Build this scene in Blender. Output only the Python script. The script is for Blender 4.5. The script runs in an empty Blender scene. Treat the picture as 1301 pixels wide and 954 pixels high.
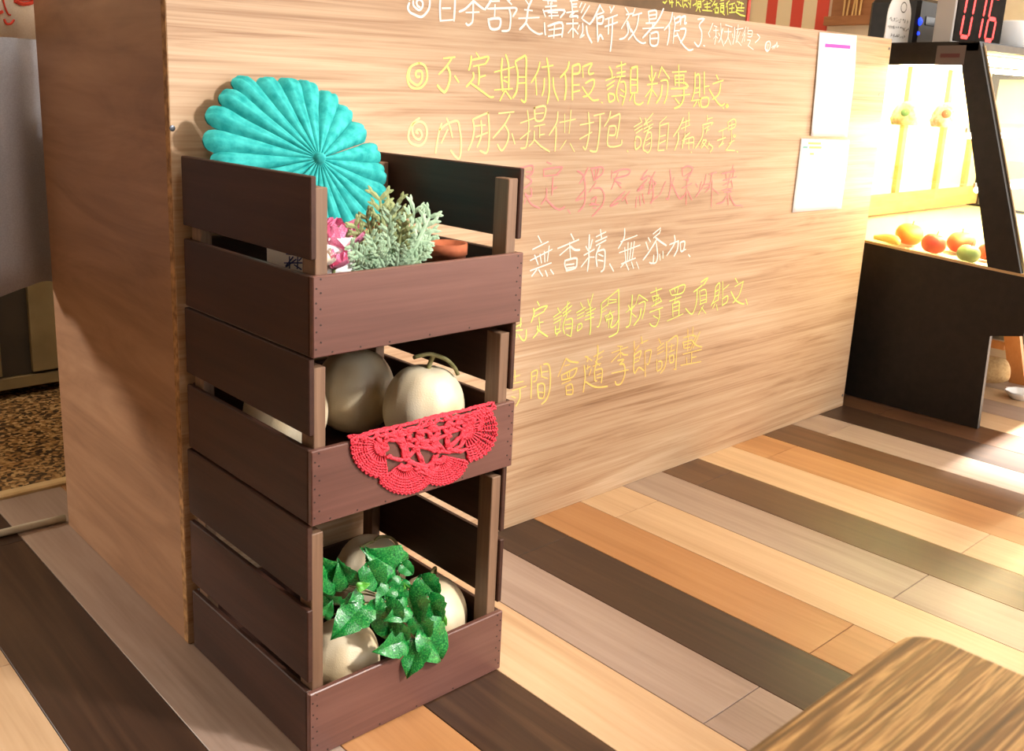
import bpy, bmesh, math, random
from mathutils import Vector, Matrix, Euler
random.seed(7)
sc = bpy.context.scene
col = sc.collection
PI = math.pi

# ------------------------------------------------------------------ camera
IMG_W, IMG_H = 1301.0, 954.0
FPX = 1221.05
PPX, PPY = IMG_W / 2 - 82.9, IMG_H / 2 - 63.28          # principal point of the cropped photograph
CAM = Vector((-0.6912, -1.5145, 1.02))
YAW, PITCH, ROLL = 0.70955, 0.24007, -0.03186
fw = Vector((math.sin(YAW) * math.cos(PITCH), math.cos(YAW) * math.cos(PITCH), -math.sin(PITCH)))
r0 = fw.cross(Vector((0, 0, 1))).normalized()
d0 = fw.cross(r0)
RT = math.cos(ROLL) * r0 + math.sin(ROLL) * d0
DN = -math.sin(ROLL) * r0 + math.cos(ROLL) * d0
cd = bpy.data.cameras.new('camera')
cam = bpy.data.objects.new('camera', cd)
col.objects.link(cam)
m = Matrix.Identity(4)
for i in range(3):
    m[i][0], m[i][1], m[i][2], m[i][3] = RT[i], -DN[i], -fw[i], CAM[i]
cam.matrix_world = m
cd.sensor_width = 36
cd.lens = FPX / IMG_W * 36
cd.shift_x = 82.9 / IMG_W
cd.shift_y = -63.28 / IMG_W
cd.clip_start = 0.02
cd.dof.use_dof = True
cd.dof.focus_distance = 1.75
cd.dof.aperture_fstop = 14.0
sc.camera = cam


def ray(px, py):
    return RT * ((px - PPX) / FPX) + DN * ((py - PPY) / FPX) + fw


def on(px, py, ax, v):
    d = ray(px, py)
    t = (v - CAM[ax]) / d[ax]
    return CAM + d * t


# ------------------------------------------------------------------ world, sun, exposure
sc.view_settings.view_transform = 'Standard'
sc.view_settings.look = 'None'
sc.view_settings.gamma = 1.0
sc.view_settings.use_curve_mapping = False
sc.view_settings.exposure = 0.15
w = bpy.data.worlds.new('sky')
sc.world = w
w.use_nodes = True
w.node_tree.nodes['Background'].inputs[0].default_value = (1.0, 0.97, 0.93, 1)
w.node_tree.nodes['Background'].inputs[1].default_value = 3.4


def add_light(name, kind, loc, target, energy, color, **kw):
    l = bpy.data.lights.new(name, kind)
    l.energy = energy
    l.color = color
    for k, v in kw.items():
        setattr(l, k, v)
    o = bpy.data.objects.new(name, l)
    col.objects.link(o)
    o.location = loc
    d = Vector(target) - Vector(loc)
    o.rotation_euler = d.to_track_quat('-Z', 'Y').to_euler()
    return o


# sun through the door on the right, travelling along the board
add_light('sun', 'SUN', (6, -1.2, 2.4), (5, -1.2, 1.5), 44.0, (1.0, 0.93, 0.82), angle=math.radians(6))
# ceiling downlights of the shop
add_light('ceiling_lamp_light', 'AREA', (0.25, -0.70, 2.62), (0.22, 0.0, 1.15), 15, (1.0, 0.94, 0.85), size=0.3)
add_light('ceiling_lamp_light', 'AREA', (2.0, -1.35, 2.62), (2.0, -1.0, 0.0), 9, (1.0, 0.92, 0.8), size=0.5)
# track light aimed at the crates from the right of the camera
add_light('track_lamp_light', 'SPOT', (1.25, -2.5, 2.25), (0.20, -0.35, 0.55), 400, (1.0, 0.95, 0.89), spot_size=math.radians(33), spot_blend=0.7, shadow_soft_size=0.12)
# added area lamp stands for unseen kitchen daylight, under the door curtain
add_light('kitchen_daylight', 'AREA', (-2.3, 2.05, 1.12), (0, 0.25, 0.25), 52, (1.0, 0.92, 0.8), size=0.25)

# ------------------------------------------------------------------ materials


def lin(c):
    return tuple(((v / 255) / 12.92 if v / 255 <= 0.04045 else ((v / 255 + 0.055) / 1.055) ** 2.4) for v in c) + (1,)


def base_mat(name, rgb, rough=0.5, spec=0.5, metal=0.0):
    mt = bpy.data.materials.new(name)
    mt.use_nodes = True
    b = mt.node_tree.nodes['Principled BSDF']
    b.inputs['Base Color'].default_value = lin(rgb)
    b.inputs['Roughness'].default_value = rough
    b.inputs['Specular IOR Level'].default_value = spec
    b.inputs['Metallic'].default_value = metal
    return mt, mt.node_tree.nodes, mt.node_tree.links, b


def coords(n, l, scale, rot=(0, 0, 0), rand=0.0, kind='Object'):
    tc = n.new('ShaderNodeTexCoord')
    mp = n.new('ShaderNodeMapping')
    mp.inputs['Scale'].default_value = scale
    mp.inputs['Rotation'].default_value = rot
    l.new(tc.outputs[kind], mp.inputs['Vector'])
    if rand:
        oi = n.new('ShaderNodeObjectInfo')
        mu = n.new('ShaderNodeMath')
        mu.operation = 'MULTIPLY'
        mu.inputs[1].default_value = rand
        l.new(oi.outputs['Random'], mu.inputs[0])
        cb = n.new('ShaderNodeCombineXYZ')
        for i in range(3):
            l.new(mu.outputs[0], cb.inputs[i])
        l.new(cb.outputs[0], mp.inputs['Location'])
    return mp


def ramp(n, stops):
    r = n.new('ShaderNodeValToRGB')
    e = r.color_ramp.elements
    e[0].position, e[0].color = stops[0][0], lin(stops[0][1])
    e[1].position, e[1].color = stops[-1][0], lin(stops[-1][1])
    for p, c in stops[1:-1]:
        k = e.new(p)
        k.color = lin(c)
    return r


def bump(n, l, b, src, strength, dist=0.002):
    bp = n.new('ShaderNodeBump')
    bp.inputs['Strength'].default_value = strength
    bp.inputs['Distance'].default_value = dist
    l.new(src, bp.inputs['Height'])
    l.new(bp.outputs[0], b.inputs['Normal'])


def wood(name, stops, scale, rough=0.45, fine=0.35, bmp=0.15, rand=0.0, spec=0.5, detail=6, dist=0.6, blotch=0.25, rot=(0, 0, 0)):
    mt, n, l, b = base_mat(name, stops[0][1], rough, spec)
    mp = coords(n, l, scale, rot, rand)
    a = n.new('ShaderNodeTexNoise')
    a.inputs['Scale'].default_value = 1.0
    a.inputs['Detail'].default_value = detail
    a.inputs['Roughness'].default_value = 0.6
    a.inputs['Distortion'].default_value = dist
    l.new(mp.outputs[0], a.inputs['Vector'])
    mp2 = coords(n, l, tuple(s * (1.0 if s == min(scale) else 4.5) for s in scale), rot, rand)
    f = n.new('ShaderNodeTexNoise')
    f.inputs['Scale'].default_value = 1.6
    f.inputs['Detail'].default_value = 3
    l.new(mp2.outputs[0], f.inputs['Vector'])
    mp3 = coords(n, l, tuple(max(s * 0.22, 1.2) for s in scale), rot, rand)
    g = n.new('ShaderNodeTexNoise')
    g.inputs['Scale'].default_value = 1.0
    l.new(mp3.outputs[0], g.inputs['Vector'])
    mx = n.new('ShaderNodeMix')
    mx.inputs[0].default_value = fine
    l.new(a.outputs[0], mx.inputs[2])
    l.new(f.outputs[0], mx.inputs[3])
    mx2 = n.new('ShaderNodeMix')
    mx2.inputs[0].default_value = blotch
    l.new(mx.outputs[0], mx2.inputs[2])
    l.new(g.outputs[0], mx2.inputs[3])
    r = ramp(n, stops)
    l.new(mx2.outputs[0], r.inputs[0])
    l.new(r.outputs[0], b.inputs['Base Color'])
    if bmp:
        bump(n, l, b, mx.outputs[0], bmp)
    return mt


def noisy(name, c1, c2, scale=20, rough=0.6, bmp=0.0, spec=0.4, lo=0.35, hi=0.65, detail=4):
    mt, n, l, b = base_mat(name, c1, rough, spec)
    mp = coords(n, l, (scale,) * 3)
    a = n.new('ShaderNodeTexNoise')
    a.inputs['Scale'].default_value = 1
    a.inputs['Detail'].default_value = detail
    l.new(mp.outputs[0], a.inputs['Vector'])
    r = ramp(n, [(lo, c1), (hi, c2)])
    l.new(a.outputs[0], r.inputs[0])
    l.new(r.outputs[0], b.inputs['Base Color'])
    if bmp:
        bump(n, l, b, a.outputs[0], bmp)
    return mt


def emit(name, rgb, strength):
    mt = bpy.data.materials.new(name)
    mt.use_nodes = True
    n, l = mt.node_tree.nodes, mt.node_tree.links
    b = n['Principled BSDF']
    b.inputs['Base Color'].default_value = lin(rgb)
    b.inputs['Emission Color'].default_value = lin(rgb)
    b.inputs['Emission Strength'].default_value = strength
    return mt


def thin_glass(name, tint, fac):
    mt = bpy.data.materials.new(name)
    mt.use_nodes = True
    n, l = mt.node_tree.nodes, mt.node_tree.links
    n.remove(n['Principled BSDF'])
    tr = n.new('ShaderNodeBsdfTransparent')
    tr.inputs[0].default_value = tint
    gl = n.new('ShaderNodeBsdfGlossy')
    gl.inputs['Roughness'].default_value = 0.03
    mx = n.new('ShaderNodeMixShader')
    mx.inputs[0].default_value = fac
    l.new(tr.outputs[0], mx.inputs[1])
    l.new(gl.outputs[0], mx.inputs[2])
    l.new(mx.outputs[0], n['Material Output'].inputs[0])
    return mt


M = {}
M['board'] = wood('board_plywood', [(0.30, (116, 82, 54)), (0.39, (158, 122, 90)), (0.47, (182, 149, 117)), (0.56, (194, 165, 134)), (0.70, (212, 188, 160))],
                  (1.3, 1.3, 30), rough=0.45, fine=0.36, bmp=0.06, dist=1.6, blotch=0.25, spec=0.4)
M['end_ply'] = wood('end_plywood', [(0.3, (120, 84, 58)), (0.5, (156, 116, 86)), (0.7, (178, 140, 108))],
                    (6, 1.6, 9), rough=0.5, fine=0.2, bmp=0.04, dist=1.8, blotch=0.3, rot=(0.5, 0, 0))
M['ply_edge'] = noisy('plywood_edge', (120, 84, 50), (186, 142, 92), 60, 0.7)
M['crate'] = wood('crate_stain_shaded', [(0.25, (42, 25, 19)), (0.5, (64, 40, 31)), (0.8, (90, 60, 48))],
                  (9, 1.6, 16), rough=0.5, fine=0.3, bmp=0.08, rand=40, blotch=0.35, spec=0.25)  # crate stain darkened, shade of the sides put into the colour
M['crate_lit'] = wood('crate_stain_lit', [(0.25, (74, 45, 38)), (0.5, (102, 66, 57)), (0.8, (128, 88, 77))],
                        (1.8, 9, 22), rough=0.36, fine=0.35, bmp=0.08, rand=40, blotch=0.35)  # same stain lightened, light on the front slats put into the colour
M['post'] = wood('crate_post_wood_lit', [(0.25, (82, 58, 42)), (0.5, (122, 92, 70)), (0.8, (160, 128, 102))],
                 (40, 40, 3), rough=0.5, fine=0.3, bmp=0.08, rand=40)  # post brown lightened for the light falling from the front
M['nail'] = base_mat('nail_head', (48, 30, 24), 0.6)[0]
P_SC = (16, 1.1, 16)
M['p_light'] = wood('plank_light', [(0.28, (174, 140, 105)), (0.5, (197, 164, 129)), (0.75, (212, 184, 150))], P_SC, 0.36, 0.25, 0.03, 60, dist=1.2, spec=0.32)
M['p_gray'] = wood('plank_grey', [(0.28, (128, 106, 92)), (0.5, (156, 134, 120)), (0.75, (178, 158, 142))], P_SC, 0.36, 0.25, 0.03, 60, dist=1.2, spec=0.32)
M['p_orange'] = wood('plank_orange', [(0.28, (150, 102, 62)), (0.5, (174, 125, 81)), (0.75, (192, 146, 100))], P_SC, 0.36, 0.25, 0.03, 60, dist=1.2, spec=0.32)
M['p_dark'] = wood('plank_dark', [(0.28, (40, 27, 21)), (0.5, (62, 43, 32)), (0.75, (88, 64, 46))], P_SC, 0.36, 0.25, 0.03, 60, dist=1.2, spec=0.32)
M['p_brown'] = wood('plank_brown', [(0.28, (66, 42, 28)), (0.5, (92, 63, 42)), (0.75, (120, 86, 58))], P_SC, 0.36, 0.25, 0.03, 60, dist=1.2, spec=0.32)
M['subfloor'] = base_mat('floor_joint', (58, 42, 32), 0.8)[0]
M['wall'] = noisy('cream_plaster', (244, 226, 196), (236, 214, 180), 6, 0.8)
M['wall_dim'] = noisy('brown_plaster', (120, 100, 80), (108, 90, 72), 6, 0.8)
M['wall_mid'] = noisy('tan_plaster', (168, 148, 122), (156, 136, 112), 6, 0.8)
M['ceiling'] = base_mat('white_ceiling', (240, 234, 224), 0.9)[0]
M['melon'] = None
M['stem'] = noisy('dry_stem', (112, 108, 62), (146, 138, 92), 60, 0.7, 0.3)
M['black'] = noisy('black_laminate', (24, 20, 17), (31, 26, 22), 40, 0.42, spec=0.3)
M['steel'] = base_mat('brushed_trim', (190, 170, 140), 0.3, 0.5, 0.9)[0]
M['glass'] = thin_glass('case_glass', (0.97, 0.98, 0.95, 1), 0.07)
M['shelf_glass'] = thin_glass('shelf_glass', (0.9, 0.97, 0.9, 1), 0.15)
M['white'] = base_mat('white_paper', (246, 246, 246), 0.7)[0]
M['teal'] = None

# netted melon skin
mt, n, l, b = base_mat('melon_skin', (240, 222, 186), 0.42, 0.5)
mp = coords(n, l, (1, 1, 1), rand=9)
vo = n.new('ShaderNodeTexVoronoi')
vo.feature = 'DISTANCE_TO_EDGE'
vo.inputs['Scale'].default_value = 240
l.new(mp.outputs[0], vo.inputs['Vector'])
ns = n.new('ShaderNodeTexNoise')
ns.inputs['Scale'].default_value = 14
l.new(mp.outputs[0], ns.inputs['Vector'])
rp = ramp(n, [(0.3, (226, 200, 156)), (0.55, (240, 222, 188)), (0.75, (248, 236, 210))])
l.new(ns.outputs[0], rp.inputs[0])
l.new(rp.outputs[0], b.inputs['Base Color'])
bump(n, l, b, vo.outputs[0], 0.25, 0.0015)
M['melon'] = mt
# tissue paper
mt, n, l, b = base_mat('teal_tissue', (40, 186, 182), 0.75, 0.15)
mp = coords(n, l, (60, 60, 60), rand=30)
ns = n.new('ShaderNodeTexNoise')
ns.inputs['Scale'].default_value = 1.0
ns.inputs['Detail'].default_value = 5
l.new(mp.outputs[0], ns.inputs['Vector'])
rp = ramp(n, [(0.3, (28, 144, 143)), (0.7, (66, 182, 179))])
l.new(ns.outputs[0], rp.inputs[0])
l.new(rp.outputs[0], b.inputs['Base Color'])
bump(n, l, b, ns.outputs[0], 0.5, 0.003)
M['teal'] = mt
# ivy
mt, n, l, b = base_mat('ivy_leaf', (16, 112, 48), 0.2, 0.7)
mp = coords(n, l, (26, 26, 26), rand=20)
ns = n.new('ShaderNodeTexNoise')
ns.inputs['Scale'].default_value = 1.0
l.new(mp.outputs[0], ns.inputs['Vector'])
rp = ramp(n, [(0.3, (10, 88, 40)), (0.55, (28, 138, 60)), (0.8, (88, 182, 84))])
l.new(ns.outputs[0], rp.inputs[0])
l.new(rp.outputs[0], b.inputs['Base Color'])
bump(n, l, b, ns.outputs[0], 0.3, 0.003)
M['ivy'] = mt
M['ivy_light'] = base_mat('young_ivy_leaf', (96, 178, 66), 0.4)[0]
M['sage'] = noisy('silver_green_leaf', (128, 158, 126), (168, 194, 164), 50, 0.7)
M['sage_dark'] = noisy('olive_green_leaf', (112, 124, 78), (148, 158, 108), 50, 0.7)
M['pink'] = noisy('pink_tissue', (230, 96, 150), (244, 178, 208), 30, 0.7)
M['orange_petal'] = noisy('orange_tissue', (222, 120, 72), (240, 170, 120), 40, 0.7)
M['cream_petal'] = base_mat('cream_tissue', (246, 236, 222), 0.8)[0]
M['terracotta'] = noisy('terracotta', (150, 78, 48), (178, 98, 62), 40, 0.8)
M['blue_ink'] = base_mat('blue_ink', (38, 62, 140), 0.6)[0]
mt, n, l, b = base_mat('red_yarn', (226, 58, 74), 0.85, 0.2)
mp = coords(n, l, (500, 500, 500))
ns = n.new('ShaderNodeTexNoise')
ns.inputs['Scale'].default_value = 1.0
l.new(mp.outputs[0], ns.inputs['Vector'])
rp = ramp(n, [(0.3, (206, 40, 60)), (0.7, (240, 84, 96))])
l.new(ns.outputs[0], rp.inputs[0])
l.new(rp.outputs[0], b.inputs['Base Color'])
bump(n, l, b, ns.outputs[0], 0.6, 0.002)
M['yarn'] = mt

# ------------------------------------------------------------------ mesh helpers


class MB:
    def __init__(s):
        s.v, s.f = [], []

    def add(s, vs, fs):
        o = len(s.v)
        s.v += [tuple(p) for p in vs]
        s.f += [tuple(i + o for i in f) for f in fs]
        return s

    def box(s, a, b):
        x0, y0, z0 = a
        x1, y1, z1 = b
        return s.add([(x0, y0, z0), (x1, y0, z0), (x1, y1, z0), (x0, y1, z0), (x0, y0, z1), (x1, y0, z1), (x1, y1, z1), (x0, y1, z1)],
                     [(3, 2, 1, 0), (4, 5, 6, 7), (0, 1, 5, 4), (1, 2, 6, 5), (2, 3, 7, 6), (3, 0, 4, 7)])

    def prism(s, poly, axis, a, b):
        """poly: 2D points; extruded along axis ('x','y','z') from a to b"""
        def mk(p, q):
            return {'x': (q, p[0], p[1]), 'y': (p[0], q, p[1]), 'z': (p[0], p[1], q)}[axis]
        k = len(poly)
        vs = [mk(p, a) for p in poly] + [mk(p, b) for p in poly]
        fs = [tuple(range(k))[::-1], tuple(range(k, 2 * k))] + [(i, (i + 1) % k, k + (i + 1) % k, k + i) for i in range(k)]
        return s.add(vs, fs)

    def tube(s, pts, r, sides=6, cap=True):
        pts = [Vector(p) for p in pts]
        k = len(pts)
        if k < 2:
            return s
        rad = r if isinstance(r, (list, tuple)) else [r] * k
        up = Vector((0.13, 0.21, 0.97))
        vs, fs = [], []
        for i, p in enumerate(pts):
            t = (pts[min(i + 1, k - 1)] - pts[max(i - 1, 0)])
            if t.length < 1e-9:
                t = Vector((0, 0, 1))
            t.normalize()
            a = t.cross(up)
            if a.length < 0.1:
                a = t.cross(Vector((1, 0, 0)))
            a.normalize()
            bb = t.cross(a)
            for j in range(sides):
                an = 2 * PI * j / sides
                vs.append(p + (a * math.cos(an) + bb * math.sin(an)) * rad[i])
        for i in range(k - 1):
            for j in range(sides):
                j2 = (j + 1) % sides
                fs.append((i * sides + j, i * sides + j2, (i + 1) * sides + j2, (i + 1) * sides + j))
        if cap:
            fs.append(tuple(range(sides))[::-1])
            fs.append(tuple((k - 1) * sides + j for j in range(sides)))
        return s.add(vs, fs)

    def lathe(s, prof, seg=24, c=(0, 0, 0), wob=None):
        vs, fs = [], []
        k = len(prof)
        for j in range(seg):
            an = 2 * PI * j / seg
            for i, (r, z) in enumerate(prof):
                q = r * (wob(an, i / (k - 1)) if wob else 1)
                vs.append((c[0] + q * math.cos(an), c[1] + q * math.sin(an), c[2] + z))
        for j in range(seg):
            j2 = (j + 1) % seg
            for i in range(k - 1):
                fs.append((j * k + i, j2 * k + i, j2 * k + i + 1, j * k + i + 1))
        return s.add(vs, fs)

    def mesh(s, name):
        me = bpy.data.meshes.new(name)
        me.from_pydata(s.v, [], s.f)
        me.update()
        return me

    def build(s, name, mat, parent=None, smooth=False, fix=False):
        me = s.mesh(name)
        if fix:
            bm = bmesh.new()
            bm.from_mesh(me)
            bmesh.ops.remove_doubles(bm, verts=bm.verts, dist=1e-5)
            bmesh.ops.recalc_face_normals(bm, faces=bm.faces)
            bm.to_mesh(me)
            bm.free()
        return put(name, me, mat, parent, smooth)


def put(name, me, mat, parent=None, smooth=False):
    if mat is not None and len(me.materials) == 0:
        me.materials.append(mat)
    if smooth:
        for p in me.polygons:
            p.use_smooth = True
    o = bpy.data.objects.new(name, me)
    col.objects.link(o)
    if parent:
        o.parent = parent
    return o


def cbox(a, b, c=0.0015):
    """chamfered box"""
    lo = [min(a[i], b[i]) for i in range(3)]
    hi = [max(a[i], b[i]) for i in range(3)]
    bm = bmesh.new()
    vs = []
    for sx in (0, 1):
        for sy in (0, 1):
            for sz in (0, 1):
                s = (sx, sy, sz)
                P = [hi[i] if s[i] else lo[i] for i in range(3)]
                for k in range(3):
                    q = [P[i] if i == k else P[i] + (-c if s[i] else c) for i in range(3)]
                    vs.append(bm.verts.new(q))
    bmesh.ops.convex_hull(bm, input=bm.verts)
    bmesh.ops.dissolve_limit(bm, angle_limit=0.01, verts=bm.verts, edges=bm.edges)
    bmesh.ops.recalc_face_normals(bm, faces=bm.faces)
    me = bpy.data.meshes.new('piece')
    bm.to_mesh(me)
    bm.free()
    return me


def empty(name, loc=(0, 0, 0), rot=(0, 0, 0)):
    o = bpy.data.objects.new(name, None)
    col.objects.link(o)
    o.location = loc
    o.rotation_euler = rot
    o.empty_display_size = 0.05
    return o


def tag(o, label, cat, group=None):
    o['label'] = label
    o['category'] = cat
    if group:
        o['group'] = group
    return o


def structure(o):
    o['kind'] = 'structure'
    return o


def smooth_path(pts, sub=4):
    if len(pts) < 3:
        return list(pts)
    out = []
    k = len(pts)
    for i in range(k - 1):
        p0, p1, p2, p3 = pts[max(i - 1, 0)], pts[i], pts[i + 1], pts[min(i + 2, k - 1)]
        for s in range(sub):
            t = s / sub
            out.append(tuple(0.5 * ((2 * p1[j]) + (-p0[j] + p2[j]) * t + (2 * p0[j] - 5 * p1[j] + 4 * p2[j] - p3[j]) * t * t
                                    + (-p0[j] + 3 * p1[j] - 3 * p2[j] + p3[j]) * t ** 3) for j in range(len(p1))))
    out.append(tuple(pts[-1]))
    return out


# ------------------------------------------------------------------ the room
PX0, PW = 0.9127, 0.17003          # plank boundary number 0 and plank width
ROOM = dict(x0=-2.6, x1=4.5, y0=-3.4, y1=2.4, z1=2.7)
fl = structure(MB().box((ROOM['x0'], ROOM['y0'], -0.05), (ROOM['x1'], 0.872, -0.006)).build('floor', M['subfloor']))
SEQ = {-9: 'p_orange', -8: 'p_light', -7: 'p_dark', -6: 'p_gray', -5: 'p_orange', -4: 'p_dark', -3: 'p_light', -2: 'p_gray', -1: 'p_dark', 0: 'p_orange',
       1: 'p_light', 2: 'p_gray', 3: 'p_brown', 4: 'p_light', 5: 'p_orange', 6: 'p_brown', 7: 'p_gray', 8: 'p_dark', 9: 'p_brown', 10: 'p_light', 11: 'p_gray'}
CYC = ['p_light', 'p_gray', 'p_dark', 'p_orange']
g = 0.0007
for k in range(-21, 22):
    xa, xb = PX0 + PW * k, PX0 + PW * (k + 1)
    xa, xb = max(xa, ROOM['x0']), min(xb, ROOM['x1'])
    if xb - xa < 0.02:
        continue
    cuts = [ROOM['y0']]
    y = {-6: -0.594, -7: -0.62, -8: 0.135}.get(k, -0.118 if k % 2 else -0.737) - 1.234 * 3
    while y < 0.85:
        if y > ROOM['y0'] + 0.05:
            cuts.append(y)
        y += 1.234
    cuts.append(0.868)
    for ya, yb in zip(cuts, cuts[1:]):
        cx, cy = (xa + xb) / 2, (ya + yb) / 2
        hx, hy = (xb - xa) / 2 - g, (yb - ya) / 2 - g
        o = put('plank', cbox((-hx, -hy, -0.006), (hx, hy, 0), 0.0008), M[SEQ.get(k, CYC[k % 4])], fl)
        o.location = (cx, cy, 0)
# terrazzo kitchen floor beyond the threshold
mt, n, l, b = base_mat('speckled_terrazzo', (150, 116, 72), 0.6, 0.3)
mp = coords(n, l, (1, 1, 1))
vo = n.new('ShaderNodeTexVoronoi')
vo.inputs['Scale'].default_value = 95
l.new(mp.outputs[0], vo.inputs['Vector'])
sp = n.new('ShaderNodeSeparateColor')
l.new(vo.outputs['Color'], sp.inputs[0])
rp = ramp(n, [(0.2, (62, 46, 30)), (0.45, (140, 104, 62)), (0.7, (176, 136, 84)), (0.95, (206, 172, 120))])
l.new(sp.outputs[0], rp.inputs[0])
l.new(rp.outputs[0], b.inputs['Base Color'])
structure(MB().box((ROOM['x0'], 0.905, -0.05), (ROOM['x1'], ROOM['y1'], 0.0)).build('floor_kitchen', mt))
structure(MB().prism([(0.868, -0.02), (0.905, -0.02), (0.905, 0.006), (0.899, 0.010), (0.874, 0.010), (0.868, 0.006)], 'x', ROOM['x0'], ROOM['x1'])
          .build('trim_1', noisy('pale_threshold', (214, 184, 134), (226, 198, 150), 20, 0.5)))
structure(MB().box((ROOM['x0'], ROOM['y1'], 0), (ROOM['x1'], ROOM['y1'] + 0.1, ROOM['z1'])).build('wall_back', M['wall']))
# right wall with the open door the sun comes through
DY0, DY1, DZ = -2.2, -0.39, 2.1
structure(MB().box((ROOM['x1'], DY1, 0), (ROOM['x1'] + 0.1, ROOM['y1'], ROOM['z1'])).box((ROOM['x1'], ROOM['y0'], 0), (ROOM['x1'] + 0.1, DY0, ROOM['z1']))
          .box((ROOM['x1'], DY0, DZ), (ROOM['x1'] + 0.1, DY1, ROOM['z1'])).build('wall_right', M['wall']))
# left wall, closed; no window is cut into it
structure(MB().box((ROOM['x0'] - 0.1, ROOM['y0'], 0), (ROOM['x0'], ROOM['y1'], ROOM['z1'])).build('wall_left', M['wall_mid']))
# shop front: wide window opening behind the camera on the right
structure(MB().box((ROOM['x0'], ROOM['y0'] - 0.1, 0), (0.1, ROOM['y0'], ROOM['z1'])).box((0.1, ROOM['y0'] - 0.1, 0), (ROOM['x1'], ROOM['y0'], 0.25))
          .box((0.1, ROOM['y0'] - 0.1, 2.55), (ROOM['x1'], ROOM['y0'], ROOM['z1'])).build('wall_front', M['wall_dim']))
structure(MB().box((ROOM['x0'] - 0.1, ROOM['y0'] - 0.1, ROOM['z1']), (ROOM['x1'] + 0.1, ROOM['y1'] + 0.1, ROOM['z1'] + 0.1)).build('ceiling', M['ceiling']))

# ------------------------------------------------------------------ plywood counter with chalk writing
BX, BZ, BT = 2.43, 1.221, 0.018
counter = tag(empty('plywood_counter', (0, 0, 0)), 'long plywood shop counter with chalk writing across its pale front board', 'counter')
front = put('front_panel', cbox((0, 0, 0), (BX, BT, BZ), 0.001), M['board'], counter)
put('edge_strip', cbox((-0.0008, 0.0008, 0.001), (0.0, BT - 0.0008, BZ - 0.002), 0.0002), M['ply_edge'], counter)
endp = put('end_panel', cbox((0, BT, 0), (BT, 0.632, BZ), 0.001), M['end_ply'], counter)
endp['label'] = 'orange-brown plywood end panel'
put('worktop', cbox((BT, BT, 0.93), (BX, 0.632, 0.96), 0.001), M['end_ply'], counter)
put('end_panel', cbox((BX - BT, BT, 0), (BX, 0.632, BZ - 0.1), 0.001), M['end_ply'], counter)
scr = MB()
scr.lathe([(0.0, 0.0012), (0.002, 0.0012), (0.0048, 0.0006), (0.0052, 0.0)], 12)
scr_me = scr.mesh('screw')
scr_me.materials.append(base_mat('screw_steel', (90, 92, 98), 0.35, 0.5, 0.8)[0])
for px, py in [(219, 163), (1132, 62), (1071, 502), (1117, 120)]:
    p = on(px, py, 1, 0.0)
    if p.x > BX - 0.012:
        p.x = BX - 0.012
    o = put('screw', scr_me, None, counter)
    o.rotation_euler = (PI / 2, 0, 0)
    o.location = (p.x, 0.0, p.z)

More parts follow.
